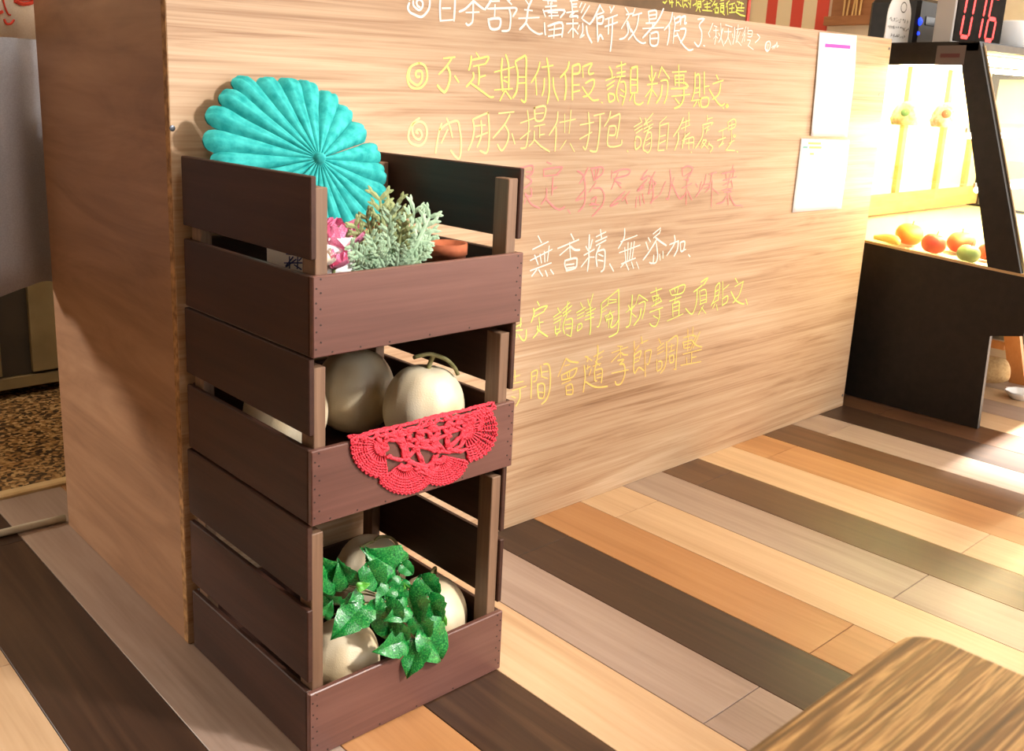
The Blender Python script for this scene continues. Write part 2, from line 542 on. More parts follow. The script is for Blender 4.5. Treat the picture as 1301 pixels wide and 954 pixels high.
# strokes of the chalk writing, traced in crops of the photograph (crop origin and scale, then polylines)
S8 = 1301 / 160
INK = {
    'white': base_mat('white_chalk', (250, 244, 236), 0.8, 0.1)[0],
    'yellow': base_mat('yellow_chalk', (250, 236, 136), 0.8, 0.1)[0],
    'pale': base_mat('pale_yellow_chalk', (250, 226, 154), 0.8, 0.1)[0],
    'pink': base_mat('pink_chalk', (246, 150, 150), 0.8, 0.1)[0],
    'green': base_mat('green_yellow_chalk', (226, 238, 130), 0.8, 0.1)[0],
    'amber': base_mat('amber_chalk', (250, 212, 122), 0.8, 0.1)[0],
}
WRITING = [
    ('white', 0.0050, [
        (510, 0, S8, "80 30 65 80 85 125 130 150 200 175 250 140 285 80 290 0 270 -60 200 -95 120 -70 80 0/120 10 125 60 180 105 215 70 215 20 180 -5 155 20 165 60 190 75/"
         "395 -60 398 0 395 80 400 215/400 215 535 205/550 -60 550 60 540 215/420 85 505 85/395 -60 550 -60/735 -60 740 0 735 200 715 245 685 260 665 240/740 10 660 90 595 120/"
         "745 10 800 60 850 95/665 130 800 125/640 -10 840 -25/860 100 905 35 930 -10/905 15 1010 10/890 90 1050 85 1170 80/965 50 960 165/895 195 920 295 1005 290 1020 200 960 190 905 200/"
         "1090 0 1135 45/1110 90 1125 160 1120 270 1100 315 1035 320/1170 80 1190 100 1150 170/1050 -40 1140 -40 1100 10"),
        (660, 0, S8, "60 0 95 50/125 0 90 80 75 180 60 240 0 305/-10 190 200 180/65 235 110 300 190 350 235 345/50 100 130 110/240 0 380 10/290 -20 295 40/330 -20 335 40/265 70 380 60/"
         "320 30 330 190/240 100 265 170/255 115 460 105 420 180/290 130 390 130/300 165 400 160/255 235 260 330 265 360/290 270 435 235 435 380/360 240 350 390/300 310 430 290/295 375 430 355/"
         "520 10 600 0/535 20 545 110/545 45 590 40/545 70 590 70/485 130 600 115/560 130 520 170 590 165 600 185/640 30 620 75/680 40 635 130/720 60 640 190/485 245 600 240/550 200 550 385/"
         "540 290 500 340/560 300 600 350/615 260 600 300/650 240 650 330 625 385 665 360/690 270 700 350 745 440/650 200 720 250/720 250 760 200 830 50/830 60 870 125/800 150 860 130/"
         "795 195 860 170 850 240 800 240/795 160 800 290 805 430/805 430 830 360 860 405/930 70 945 110/975 65 940 130/885 200 1010 155/880 275 1010 230/920 200 915 350/960 170 950 400 935 530/"
         "1090 80 1120 130/1100 150 1165 140/1130 160 1050 295/1110 220 1120 240 1150 330/1105 240 1120 330 1080 390 1030 405/1190 90 1165 165/1170 160 1260 135/1230 150 1200 300 1120 410/"
         "1150 300 1200 400 1260 445 1300 440"),
        (810, 0, S8, "110 120 120 230/110 120 190 110 190 195/120 160 185 150/120 200 190 190/85 240 190 235/265 90 200 220 50 390/50 295 265 285/150 240 150 290/125 340 130 460 200 460 205 335 125 350/"
         "130 400 200 395/360 130 335 230 275 310/325 260 325 350 305 465/375 170 385 260/375 320 365 445/375 200 435 170 430 220 385 240/375 320 430 315/370 375 410 365/385 255 375 330/"
         "450 180 440 250/450 180 490 170 485 240 505 235/440 300 495 300 480 380 440 440/405 340 450 440 520 515 570 510/620 200 685 195 635 260 660 330 655 420 625 480 585 435/680 470 692 476"),
    ]),
    ('white', 0.0032, [
        (900, 20, 13.01, "70 125 20 250 0 290 25 355/90 165 140 185/80 245 160 240/120 200 120 350 100 475/115 330 80 385/125 340 150 370/200 125 210 290/165 290 185 330/235 210 215 290 200 370 165 440/"
         "205 360 250 500/280 150 390 185/260 265 375 265/325 210 320 350 265 465/320 350 370 485/430 190 430 330 400 470/395 300 400 360/460 225 570 210/490 150 480 290/480 240 450 440/"
         "470 290 470 350/520 260 500 330/500 320 460 440/480 420 540 495/620 180 560 330/610 240 550 440/600 300 590 420/650 190 650 300/650 250 720 250 710 340 650 345/655 300 710 300/"
         "640 400 690 410 650 500/660 500 740 560/800 300 845 360 770 445"),
        (900, 20, 13.01, "1000 420 950 450 935 540 970 590 1010 540 1020 450 1000 420/985 470 975 560/1040 530 1075 500 1060 550 1100 480 1090 540 1130 440 1130 520 1155 490/960 440 945 540 980 580"),
    ]),
    ('yellow', 0.0046, [
        (510, 0, S8, "180 650 95 690 60 780 75 870 120 910 200 905 255 840 265 760 240 680 180 650/95 690 75 760 90 830 160 880 205 840 215 770 200 735 160 735 145 765 160 795 185 790/"
         "435 603 550 590/520 600 460 690 385 768/475 690 500 760 490 860 450 948 410 930 370 880/550 785 590 848/770 545 800 590/720 580 715 650 695 725/725 620 820 600 890 585 895 610 865 660/"
         "740 685 865 660/795 680 800 780 795 875/800 800 865 780/740 750 740 810 670 895/715 860 840 950 910 1000 950 1000/960 745 1165 690/1040 605 1030 760 1045 940/1075 565 1105 680 1105 930/"
         "1060 800 1090 795/1055 830 1090 850/960 930 1145 915/1065 940 1015 1040/1075 940 1130 1020/1175 650 1200 760 1190 930 1150 1010/1175 635 1240 595 1285 590 1285 800 1285 1000 1270 1055 1235 1030/"
         "1200 795 1285 795/1205 860 1285 855"),
        (660, 0, S8, "210 640 185 740 120 855/165 800 175 980/230 695 345 675/280 600 300 740 305 950 285 1070/255 810 250 920 230 990/345 800 355 920 400 1040/510 640 490 720 420 800/"
         "470 770 480 900 465 1030/545 680 545 860 545 1030/545 685 615 665 615 750 555 765/550 880 615 875/555 950 620 935/650 690 655 800/650 690 745 655 715 720 720 765 765 755/"
         "680 860 740 825 770 830 760 900 710 980 655 1000/645 895 700 980 755 1035 815 1030/845 1055 855 1064/925 690 950 740 955 800/890 830 985 795/900 885 980 835/905 925 970 880/"
         "915 970 925 1050 975 1030 975 980 925 965/1050 640 1055 790/1000 690 1095 660/1005 755 1090 740/1000 795 1090 785/1040 800 1000 950 1020 1050/1040 850 1085 850 1095 960 1060 1085/"
         "1040 920 1080 950/1035 980 1075 1000/1150 700 1145 830 1145 950/1150 705 1205 690 1215 720 1215 960/1150 820 1215 825/1145 880 1215 875/1145 960 1215 955/1165 970 1135 1040/"
         "1185 970 1190 1060 1240 1080 1275 1055"),
        (790, 80, S8, "305 30 310 150 305 290 265 425/350 100 320 180/280 130 295 180/260 225 365 210/305 260 240 350/315 280 360 345/410 40 375 150/415 50 490 160/400 185 470 185 465 330 435 420/"
         "415 230 400 340 355 415/520 95 665 88/585 20 590 240/545 130 640 125/545 130 550 230/640 125 635 215/550 170 640 165/550 205 640 205/640 200 680 240 620 262/505 265 670 262/"
         "510 345 700 325/640 265 635 370 600 440 540 468/550 370 590 420/755 100 750 280 720 390/760 135 800 130 800 350/765 260 800 255/750 310 800 300/715 390 800 380/770 400 740 450/"
         "790 400 800 450/850 95 850 320/850 245 900 238/815 360 820 450 885 440 890 360 815 365/975 125 995 170/940 215 1045 180/1020 210 1000 320 935 375/900 270 960 370 1020 440 1060 420/"
         "1085 425 1075 445 1085 460 1098 445 1085 425/1043 462 1050 468"),
    ]),
    ('pale', 0.0043, [
        (510, 80, S8, "185 570 110 630 70 740 90 820 180 855 240 810 262 720 245 640 190 605 125 630 110 690 130 760 180 790 210 750 195 700 165 690 150 715 170 725/"
         "415 625 385 720 350 930/395 690 470 630 575 600 600 680 615 800 610 935 591 988 550 960 508 903/465 570 500 660 525 770/475 690 410 825/735 585 750 680 730 800 690 900/"
         "740 580 880 520 895 525 905 700 900 850 875 930 810 905/755 650 865 640/770 765 885 720/820 595 825 740 780 870/1005 520 1160 505/1120 530 1060 640 945 775/"
         "1065 640 1105 720 1090 820 1035 905 990 840/1140 730 1170 835"),
        (660, 80, S8, "80 490 95 650 70 850 40 880 10 880/10 620 150 570/5 785 110 700/155 460 165 590 245 580 265 450 150 465/165 525 250 515/150 655 260 635/205 650 205 770/205 745 255 735/"
         "150 700 145 800 95 860/150 790 220 860 310 915/395 505 380 620 305 745/375 660 375 760 365 910/415 615 575 580/465 530 465 720/530 490 510 725/480 800 420 890/520 830 565 915/"
         "625 640 765 612/710 510 720 700 685 885 655 865/620 785 745 715/765 545 875 520/830 540 825 700 800 890 770 915 725 905/940 500 920 580 875 655/925 575 1010 535 1035 540 1020 680 1000 780/"
         "925 655 990 655 985 740 925 745/925 655 910 850 1040 850 1055 795/1110 905 1120 918"),
        (790, 80, S8, "185 565 205 605/125 660 205 610/130 695 210 645/145 725 210 680/135 800 140 890 190 850 190 780 150 760 135 800/320 520 225 640/240 570 260 640/230 640 310 590/225 680 320 630/"
         "225 715 310 665/290 640 220 860 240 910/260 730 300 720 300 860 270 925 240 905/250 800 295 770/250 850 290 825/460 555 390 620/390 620 385 760 370 900/390 650 470 625 480 640 470 780 460 890/"
         "395 760 450 745/390 830 450 800/375 905 435 900/635 565 590 670 530 760/580 720 580 800 545 900/690 510 690 640/620 620 700 590/610 680 700 640/660 590 650 700/620 800 700 770/"
         "650 730 640 830/700 720 640 780 620 880/690 780 740 770 735 880/690 780 690 890/660 830 735 820/712 918 718 926/880 540 880 600/880 580 935 565/830 640 935 615 920 640/"
         "835 640 830 760 760 880/850 680 900 650/885 670 865 730/900 690 870 700/840 790 810 870/835 800 870 800 820 880/830 820 890 890/900 820 880 870/890 830 935 870 910 920/"
         "1000 710 1090 670/1040 690 1040 820/985 800 1070 770/1000 860 1050 830/1040 810 1000 870/1095 610 1100 700/1100 610 1150 580 1175 600 1165 660 1100 690/1105 650 1165 630/"
         "1135 610 1130 820/1165 740 1150 755 1165 765 1175 745/1105 830 1160 800/1070 900 1165 905/1130 820 1080 895/1188 912 1196 922"),
    ]),
    ('pink', 0.0040, [
        (650, 190, S8, "90 180 90 480/100 190 210 165 215 240 150 290/150 230 200 230/150 270 205 330 130 400/200 400 200 480 140 470/140 450 200 560 290 605/140 500 130 560/365 130 410 150/330 200 330 270/"
         "335 205 510 180 500 220 470 250/330 275 480 260/425 290 415 470/420 410 465 390/360 400 355 490 305 565/350 500 420 580 490 620 545 590/580 620 605 660/680 220 740 270 760 400 750 560 690 640/"
         "790 185 740 290 700 350/750 420 665 520/665 530 740 500/820 190 850 310/820 200 930 180 940 240 850 320/870 200 860 290/900 200 870 300/870 340 800 440/850 400 920 400 955 480 930 580 830 690/"
         "820 520 870 490 860 560 820 550/800 570 900 570/840 600 870 600/1035 220 1030 300/1050 240 1140 205 1220 210 1200 260 1060 300/1100 240 1030 410/1080 330 1130 400/1060 320 1130 350/"
         "1170 430 1020 580 1100 550/1080 520 1140 490/1220 430 1140 530/1170 490 1195 560"),
        (800, 190, S8, "180 210 110 310/150 240 130 310 190 270/180 310 80 420 150 370/80 430 150 400/70 490 60 600/100 480 110 580/130 460 150 560/260 230 200 350/200 270 270 350/230 280 190 460/"
         "270 350 200 450/240 330 240 480 220 560/210 550 290 480/415 210 425 350 400 500 375 505/370 330 310 470/460 290 430 370/440 360 480 450 520 510 550 480/540 190 545 270/"
         "555 190 600 170 650 200 600 290/560 280 620 240/560 310 610 310/600 280 600 330/540 400 640 350/590 320 580 570/600 430 640 520/580 440 555 490/680 350 700 390/790 260 760 370 680 490/"
         "820 255 895 235/850 240 820 400/770 360 830 350/770 400 830 380/740 330 720 420/850 320 840 590/850 400 920 460/820 400 780 440/1070 160 1050 240/950 250 1090 220/1080 200 1060 290/"
         "960 320 1100 280/990 230 1000 320/1040 250 1010 380/960 370 1040 330/1050 320 1060 380/950 420 1060 400/1000 400 1040 420/970 440 1050 435/1010 440 1015 570/1000 480 960 540 895 560/"
         "1030 470 1080 570 1150 575/1160 585 1168 595"),
    ]),
    ('white', 0.0050, [
        (660, 270, S8, "190 240 225 310/135 380 295 300/110 495 335 380/155 440 190 535/210 430 225 520/255 400 260 510/305 345 285 500/110 600 325 520/175 590 125 655/195 590 235 655/265 600 285 655/320 590 350 635/"
         "530 220 560 280/395 370 610 280/515 310 525 470/515 355 415 440/525 350 570 385 620 385/470 490 465 540 490 605/470 495 580 470 590 510 575 570 480 600/480 540 560 530/480 575 565 560/"
         "720 230 715 400 715 480 700 605/750 280 730 370/685 350 705 390/665 440 770 380/705 470 635 560/720 460 770 460/835 175 845 260/790 250 890 200/785 300 900 250/790 340 890 285/"
         "830 340 790 440 800 555/810 400 875 385 880 480 870 580 840 610/815 430 860 450/810 490 860 500/930 530 970 605"),
        (770, 270, S8, "190 165 185 260 125 370/150 300 320 235/135 415 350 335/190 360 205 530/225 310 220 500/260 310 240 490/290 300 265 480/155 530 300 470/200 500 150 565/200 520 230 590/260 510 280 575/310 510 335 580/"
         "435 260 455 300/410 305 435 380/520 280 440 410 380 490/485 220 560 160/560 180 545 220/490 260 550 210/510 260 560 300 620 340/515 310 530 440 515 510 485 525/490 440 480 520 445 515/"
         "550 430 555 490/585 400 585 470/705 235 705 320 625 445/655 330 740 295/745 290 735 380 700 450/765 310 770 400/765 310 810 300 800 385 775 405/770 400 820 380/850 435 865 455"),
    ]),
    ('green', 0.0039, [
        (645, 345, S8, "135 480 130 570/80 570 140 540/75 610 150 600/90 640 90 680/110 650 155 710 185 690 190 600/305 310 325 350/265 380 270 440 240 525/270 410 340 370 405 355 375 400/275 465 375 410/"
         "320 470 330 590/330 525 365 520/305 560 310 620 260 685/300 590 350 630 410 670/515 375 535 420/470 470 550 415/475 500 555 455/475 535 550 490/490 560 495 640 545 610/485 600 535 590/"
         "500 665 520 630/620 310 600 430/560 400 640 320/570 430 660 350/570 460 650 400/610 440 570 560 585 640/600 500 660 485 665 560 650 670/590 550 655 540/600 590 650 580/650 670 605 650/"
         "540 500 530 600/750 320 775 370/710 425 800 370/715 455 790 415/715 490 780 455/720 550 715 610 760 580 760 535 720 550/825 285 840 350/880 230 850 340/800 400 870 370/815 430 905 380/"
         "800 460 885 430/795 500 885 470/850 340 855 560 845 650/965 330 965 460 940 560 920 570/965 330 1145 185/1145 180 1145 400 1140 600 1100 650 1045 675/965 390 1030 340/970 420 1020 390/"
         "1040 280 1030 350/1050 290 1120 290/1040 330 1120 310/1000 460 1100 410/1060 400 1020 500/1010 470 1020 520/1050 420 1080 470 1020 500/1040 510 1040 580/1080 480 1060 570 1100 560 1140 500"),
        (795, 345, S8, "65 240 60 350 40 540 0 575/25 350 50 400/90 350 60 390/0 420 90 350/60 430 105 470/130 240 100 340/140 240 225 300/130 335 195 310 190 400 165 490/155 380 140 470 80 555/255 220 370 175/"
         "310 165 325 260/270 260 340 240/275 270 285 310/340 240 330 300/285 300 350 270/265 360 365 305/350 270 370 310/245 420 380 370/340 380 345 470 310 560 270 560 245 535/280 455 330 485/"
         "310 260 305 350/450 190 470 240/460 190 590 135 610 160 580 220 475 245/500 170 510 210/540 160 530 220/450 305 570 260/515 260 500 320/480 330 485 460/490 330 545 310 550 350 545 450/"
         "490 370 545 350/490 410 545 395/425 510 590 435/700 210 740 180 790 140/735 190 730 300 710 390 675 440 615 380/775 110 845 65 800 140/760 200 770 340/770 200 825 190 830 320/775 250 825 240/"
         "775 300 825 285/760 340 830 310/800 350 745 445/780 370 825 430/925 160 915 270 880 350/925 160 970 120 950 300/920 210 955 190/920 260 950 240/890 330 955 290/920 330 895 380/935 340 945 400/"
         "1000 100 1000 260/1000 190 1065 135/995 275 995 350/1000 280 1050 250 1045 310 995 350/1130 70 1155 115/1125 155 1215 100/1210 110 1170 240 1105 325/1085 205 1130 290 1180 325 1220 335/1240 285 1255 340"),
    ]),
    ('amber', 0.0041, [
        (635, 410, S8, "155 490 155 600/145 560 205 540/140 625 240 605/130 700 270 655/205 680 205 780 165 860/120 760 160 775/325 510 325 650 320 780/330 510 370 490 385 500 375 590 345 610/335 555 380 540/"
         "420 445 430 560/450 430 500 430 520 520 515 680 480 790 430 840/430 510 495 500/430 555 490 575/390 630 390 700 400 775/390 640 430 625 460 650 450 770 400 775/400 715 445 720/680 370 600 555/"
         "685 370 730 400 810 410/670 445 720 430/635 540 640 590/640 540 780 470 790 490 750 560 645 590/690 510 700 570/720 505 715 560/640 630 730 590/680 650 685 735/690 650 740 635 750 730 685 740/"
         "690 700 740 690/880 350 910 360 900 400/870 440 880 560 860 715/920 370 950 390/895 470 930 450/905 440 900 480/1010 235 1010 330 975 500/970 350 1070 290/1010 380 1055 350/960 450 1040 420/"
         "985 400 1030 440/940 480 920 540/975 500 980 590 1000 600/985 490 1050 475 1055 540 1045 620/1000 540 1045 520/1000 570 1045 560/885 610 950 650 1010 665 1110 655"),
        (750, 410, S8, "280 240 330 245/220 310 385 250/310 250 310 355/305 310 215 405/320 310 345 330 385 330/280 390 340 380 300 430/300 430 345 430 355 520 320 620 270 640 255 605/220 520 390 485/"
         "450 190 455 290/455 290 500 235/525 145 535 215/520 210 590 180/445 340 520 290 505 370/455 370 505 350/455 410 500 390/455 300 445 480 460 525/460 520 500 460 550 495/560 300 565 555/"
         "565 295 620 280 625 310 600 420 580 425/705 165 725 215/690 265 755 210/690 290 755 250/690 325 755 290/685 380 685 490/700 400 735 400 730 470 690 500/785 195 785 340 770 450 725 520/"
         "800 195 895 135 890 300 880 480/885 480 860 480/810 250 865 230/840 220 830 290/810 305 865 280/815 340 820 415/820 345 855 335 855 400 820 415/1005 65 1005 150/1060 45 1055 110/"
         "960 155 1070 120/955 200 965 260/960 200 1040 180/965 230 1040 210/1010 150 1000 290/970 265 1030 250/1130 95 1060 260/1050 130 1090 140/1040 170 1090 230 1150 250/955 325 1145 275/"
         "1045 310 1040 420/1045 360 1090 350/990 360 995 420/930 440 1140 400/1090 130 1030 280"),
    ]),
]


def ribbon(mb, pts, width, nrm_y):
    """flat stroke (one mitred strip) in an x-z plane at y = nrm_y, facing -y; pts are (x, z)"""
    h = width / 2
    P = [pts[0]]
    for p in pts[1:]:
        if math.hypot(p[0] - P[-1][0], p[1] - P[-1][1]) > 1e-5:
            P.append(p)
    if len(P) < 2:
        P.append((P[0][0] + width, P[0][1]))
    k = len(P)
    dirs = []
    for a, b in zip(P, P[1:]):
        L = math.hypot(b[0] - a[0], b[1] - a[1])
        dirs.append(((b[0] - a[0]) / L, (b[1] - a[1]) / L))
    vs = []
    for i, p in enumerate(P):
        d1, d2 = dirs[max(i - 1, 0)], dirs[min(i, k - 2)]
        nx, nz = -(d1[1] + d2[1]), d1[0] + d2[0]
        L = math.hypot(nx, nz)
        if L < 0.5:
            nx, nz, L = -d1[1], d1[0], 1.0
        e = h * min(2.0 / L, 1.6) * (0.72 if i in (0, k - 1) else 1.0)
        ex = (-h * 0.5 if i == 0 else h * 0.5 if i == k - 1 else 0)
        dd = d2 if i == 0 else d1
        c0, c1 = p[0] + dd[0] * ex, p[1] + dd[1] * ex
        vs += [(c0 + nx / L * e, nrm_y, c1 + nz / L * e), (c0 - nx / L * e, nrm_y, c1 - nz / L * e)]
    mb.add(vs, [(2 * i, 2 * i + 1, 2 * i + 3, 2 * i + 2) for i in range(k - 1)])


def strokes(text):
    for s in text.split('/'):
        v = [float(q) for q in s.split()]
        yield list(zip(v[::2], v[1::2]))


for ink, width, crops in WRITING:
    chars = []                       # strokes that overlap sideways belong to one character
    for cx, cy, scl, text in crops:
        for st in strokes(text):
            pw = [on(cx + a / scl, cy + b / scl, 1, 0.0) for a, b in st]
            pw = [(p.x, p.z) for p in pw]
            lo, hi = min(p[0] for p in pw) + 0.003, max(p[0] for p in pw) - 0.003
            mine = [lo, max(hi, lo), [pw]]
            keep = []
            for c in chars:
                if c[0] <= mine[1] and mine[0] <= c[1]:
                    mine = [min(c[0], mine[0]), max(c[1], mine[1]), c[2] + mine[2]]
                else:
                    keep.append(c)
            chars = keep + [mine]
    for c in chars:
        mb = MB()
        for i, pw in enumerate(c[2]):
            ribbon(mb, smooth_path(pw, 4) if len(pw) > 2 else pw, width * random.uniform(0.85, 1.12), -0.0006 - 0.00004 * i)
        mb.build('chalk_character', INK[ink], front)

# ------------------------------------------------------------------ sheets of paper on the board
M['purple'] = base_mat('purple_print', (196, 70, 186), 0.7)[0]
M['print_green'] = base_mat('green_print', (190, 206, 120), 0.7)[0]
M['print_teal'] = base_mat('teal_print', (120, 180, 176), 0.7)[0]


def sheet(corners, label, curl, marks):
    (x0, z0), (x1, z1), (x2, z2), (x3, z3) = corners          # tl, tr, br, bl
    mb = MB()
    N = 12
    def pt(u, v, off=0.0):
        x = (x0 * (1 - u) + x1 * u) * (1 - v) + (x3 * (1 - u) + x2 * u) * v
        z = (z0 * (1 - u) + z1 * u) * (1 - v) + (z3 * (1 - u) + z2 * u) * v
        y = -0.0018 - curl * (0.5 + 0.5 * math.sin(v * 5.2 - 0.8)) * (0.35 + 0.65 * u) - 0.5 * curl * v * v - off
        return (x, y, z)
    vs = [pt(i / N, j / N) for j in range(N + 1) for i in range(N + 1)]
    fs = [(j * (N + 1) + i, j * (N + 1) + i + 1, (j + 1) * (N + 1) + i + 1, (j + 1) * (N + 1) + i) for j in range(N) for i in range(N)]
    o = mb.add(vs, fs).build('paper_notice', M['white'], None, True)
    sol = o.modifiers.new('thickness', 'SOLIDIFY')
    sol.thickness = 0.0003
    tag(o, label, 'notice')
    for (u0, v0, u1, v1, mt_) in marks:
        k = 8
        q = MB()
        q.add([pt(u0 + (u1 - u0) * i / k, v, 0.0006) for v in (v0, v1) for i in range(k + 1)], [(i, i + 1, k + 2 + i, k + 1 + i) for i in range(k)])
        q.build('printed_line', M[mt_], o)
    return o


def bxz(px, py):
    p = on(px, py, 1, -0.004)
    return (p.x, p.z)


sheet([bxz(1042, 41), bxz(1089, 45), bxz(1076, 174), bxz(1030, 173)], 'upright white notice with a purple heading bar taped to the board', 0.006,
      [(0.16, 0.10, 0.84, 0.135, 'purple')])
sheet([bxz(1019, 176), bxz(1080, 178), bxz(1069, 265), bxz(1007, 270)], 'wide white sheet with faint green heading below the purple notice', 0.002,
      [(0.14, 0.045, 0.4, 0.075, 'print_green'), (0.05, 0.10, 0.14, 0.13, 'print_teal'), (0.17, 0.10, 0.42, 0.13, 'print_green'), (0.2, 0.19, 0.28, 0.215, 'print_green')])

# ------------------------------------------------------------------ crates
CXA, CXB, CYB, CYF = 0.008, 0.414, -0.012, -0.412
T = 0.010
nail = MB().lathe([(0.0, 0.0006), (0.0014, 0.0005), (0.0016, 0.0)], 8)
nail_me = nail.mesh('nail')
nail_me.materials.append(M['nail'])


def crate(zb, zt, rows, label, dx, dy=0.0):
    """rows: side slats as (z0, z1); the first one is the low row that the front slat belongs to"""
    c = tag(empty('wooden_crate', ((CXA + CXB) / 2 + dx, (CYB + CYF) / 2 + dy, zb)), label, 'crate', 'stacked crates')
    hx, hy = (CXB - CXA) / 2, (CYB - CYF) / 2

    def part(name, a, b, mt_, ch=0.0016):
        ctr = [(a[i] + b[i]) / 2 for i in range(3)]
        o = put(name, cbox([a[i] - ctr[i] for i in range(3)], [b[i] - ctr[i] for i in range(3)], ch), mt_, c)
        o.location = ctr
        return o
    h0 = rows[0][1] - zb
    fs = part('front_slat', (-hx, -hy, 0.001), (hx, -hy + T, h0), M['crate_lit'])
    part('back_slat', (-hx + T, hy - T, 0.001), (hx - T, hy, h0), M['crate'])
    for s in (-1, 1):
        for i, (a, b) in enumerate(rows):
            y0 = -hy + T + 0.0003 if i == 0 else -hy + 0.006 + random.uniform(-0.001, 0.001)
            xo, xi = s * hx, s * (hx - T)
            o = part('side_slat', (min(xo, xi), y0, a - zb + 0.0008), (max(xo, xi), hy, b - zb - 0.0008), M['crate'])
            if s > 0:
                o['label'] = 'right side slat'
        for t in (-1, 1):
            xa, xb = s * (hx - T - 0.0003), s * (hx - T - 0.021)
            ya, yb = (-hy + T + 0.0004, -hy + T + 0.034) if t < 0 else (hy - T - 0.032, hy - T - 0.0004)
            part('corner_post', (min(xa, xb), ya, 0.012), (max(xa, xb), yb, zt - zb - 0.017), M['post'], 0.0012)
    for i in range(3):
        w3 = (2 * hx - 2 * T - 0.002) / 3
        xa = -hx + T + 0.001 + i * w3
        part('bottom_board', (xa + 0.001, -hy + T + 0.0006, 0.002), (xa + w3 - 0.001, hy - T - 0.0006, 0.0115), M['crate'])
    for s in (-1, 1):
        for cx_, zs in ((0.005, (0.10, 0.32, 0.5, 0.68, 0.86)), (0.0125, (0.18, 0.40, 0.6, 0.8, 0.97))):
            for zf in zs:
                o = put('nail', nail_me, None, fs)
                o.rotation_euler = (PI / 2, 0, 0)
                o.location = (s * (hx - cx_ - random.uniform(0, 0.001)), -T / 2, (zf - 0.5) * h0 * 0.97)
    for q in (0.08, 0.2, 0.33, 0.52, 0.72):
        o = put('nail', nail_me, None, fs)
        o.rotation_euler = (PI / 2, 0, 0)
        o.location = ((q - 0.5) * 2 * hx, -T / 2, -h0 / 2 + 0.006)
    return c


crate(0.0, 0.393, [(0.001, 0.117), (0.133, 0.256), (0.270, 0.393)], 'tall dark wooden crate at the bottom of the stack, holding melons and ivy', -0.004)
crate(0.393, 0.648, [(0.394, 0.511), (0.531, 0.648)], 'dark wooden crate in the middle of the stack, under the red doily', 0.0)
crate(0.648, 0.903, [(0.649, 0.766), (0.787, 0.903)], 'dark wooden crate on top of the stack with the turquoise fan inside', 0.003)

# ------------------------------------------------------------------ melons


def melon_mesh(r, rz, ribs=9, depth=0.03, seg=54, rings=24):
    prof = []
    for i in range(rings + 1):
        a = PI * i / rings
        z = math.cos(a)
        rr = math.sin(a) ** 0.92 if 0 < i < rings else 0.0
        dim = 0.10 * math.exp(-((1 - abs(z)) / 0.06)) if abs(z) > 0.8 else 0
        prof.append((max(rr, 0.0005) * r, (z - math.copysign(dim, z)) * rz))
    def wob(an, t):
        return 1 - depth * (0.5 + 0.5 * math.cos(an * ribs)) ** 3 * math.sin(PI * t)
    return MB().lathe(prof, seg, wob=wob)


def melon(loc, r, rz, rot, label, stem=None, ribs=9, depth=0.03):
    o = melon_mesh(r, rz, ribs, depth).build('melon', M['melon'], None, True, True)
    o.location = loc
    o.rotation_euler = rot
    tag(o, label, 'melon', 'pale melons in the crates')
    if stem:
        mb = MB()
        for path, rad in stem:
            mb.tube(smooth_path(path, 5), rad, 7)
        mb.build('stem', M['stem'], o, True)
    return o


melon((0.306, -0.300, 0.487), 0.071, 0.080, (0.06, 0.05, 0.6), 'pale melon with a dry stem right behind the red doily',
      [([(0, 0, 0.070), (0.004, -0.002, 0.082), (0.002, -0.006, 0.094), (-0.006, -0.008, 0.099)], 0.0042),
       ([(-0.05, 0.012, 0.100), (-0.02, 0.0, 0.101), (-0.006, -0.008, 0.099), (0.008, -0.028, 0.091), (0.010, -0.044, 0.078), (0.006, -0.052, 0.068)], 0.0036)])
melon((0.268, -0.148, 0.487), 0.073, 0.080, (0.0, 0.1, 0.2), 'shaded melon at the back of the middle crate, behind the melon with a stem')
melon((0.114, -0.165, 0.481), 0.072, 0.074, (0.2, 0.0, 0.9), 'melon by the left slats of the middle crate, mostly hidden by the post')
melon((0.128, -0.318, 0.082), 0.064, 0.069, (0.05, 0.1, 0.2), 'cream melon at the front left of the bottom crate under the ivy')
STEM2 = [([(0, 0, 0.060), (0.002, 0, 0.074), (0.012, -0.004, 0.082), (0.036, -0.012, 0.076), (0.060, -0.016, 0.058), (0.078, -0.018, 0.036)], 0.0030),
         ([(0.002, 0, 0.074), (-0.022, -0.004, 0.083), (-0.05, 0.0, 0.082)], 0.0026)]
melon((0.312, -0.138, 0.097), 0.071, 0.085, (0.1, 0.06, 0.4), 'ribbed cream melon at the back of the bottom crate', STEM2, 10, 0.05)
melon((0.329, -0.306, 0.087), 0.068, 0.075, (0.0, 0.05, 1.0), 'bright cream melon at the front right of the bottom crate', STEM2, 10, 0.04)

# ------------------------------------------------------------------ ivy sprig over the bottom crate
IV = 2.551


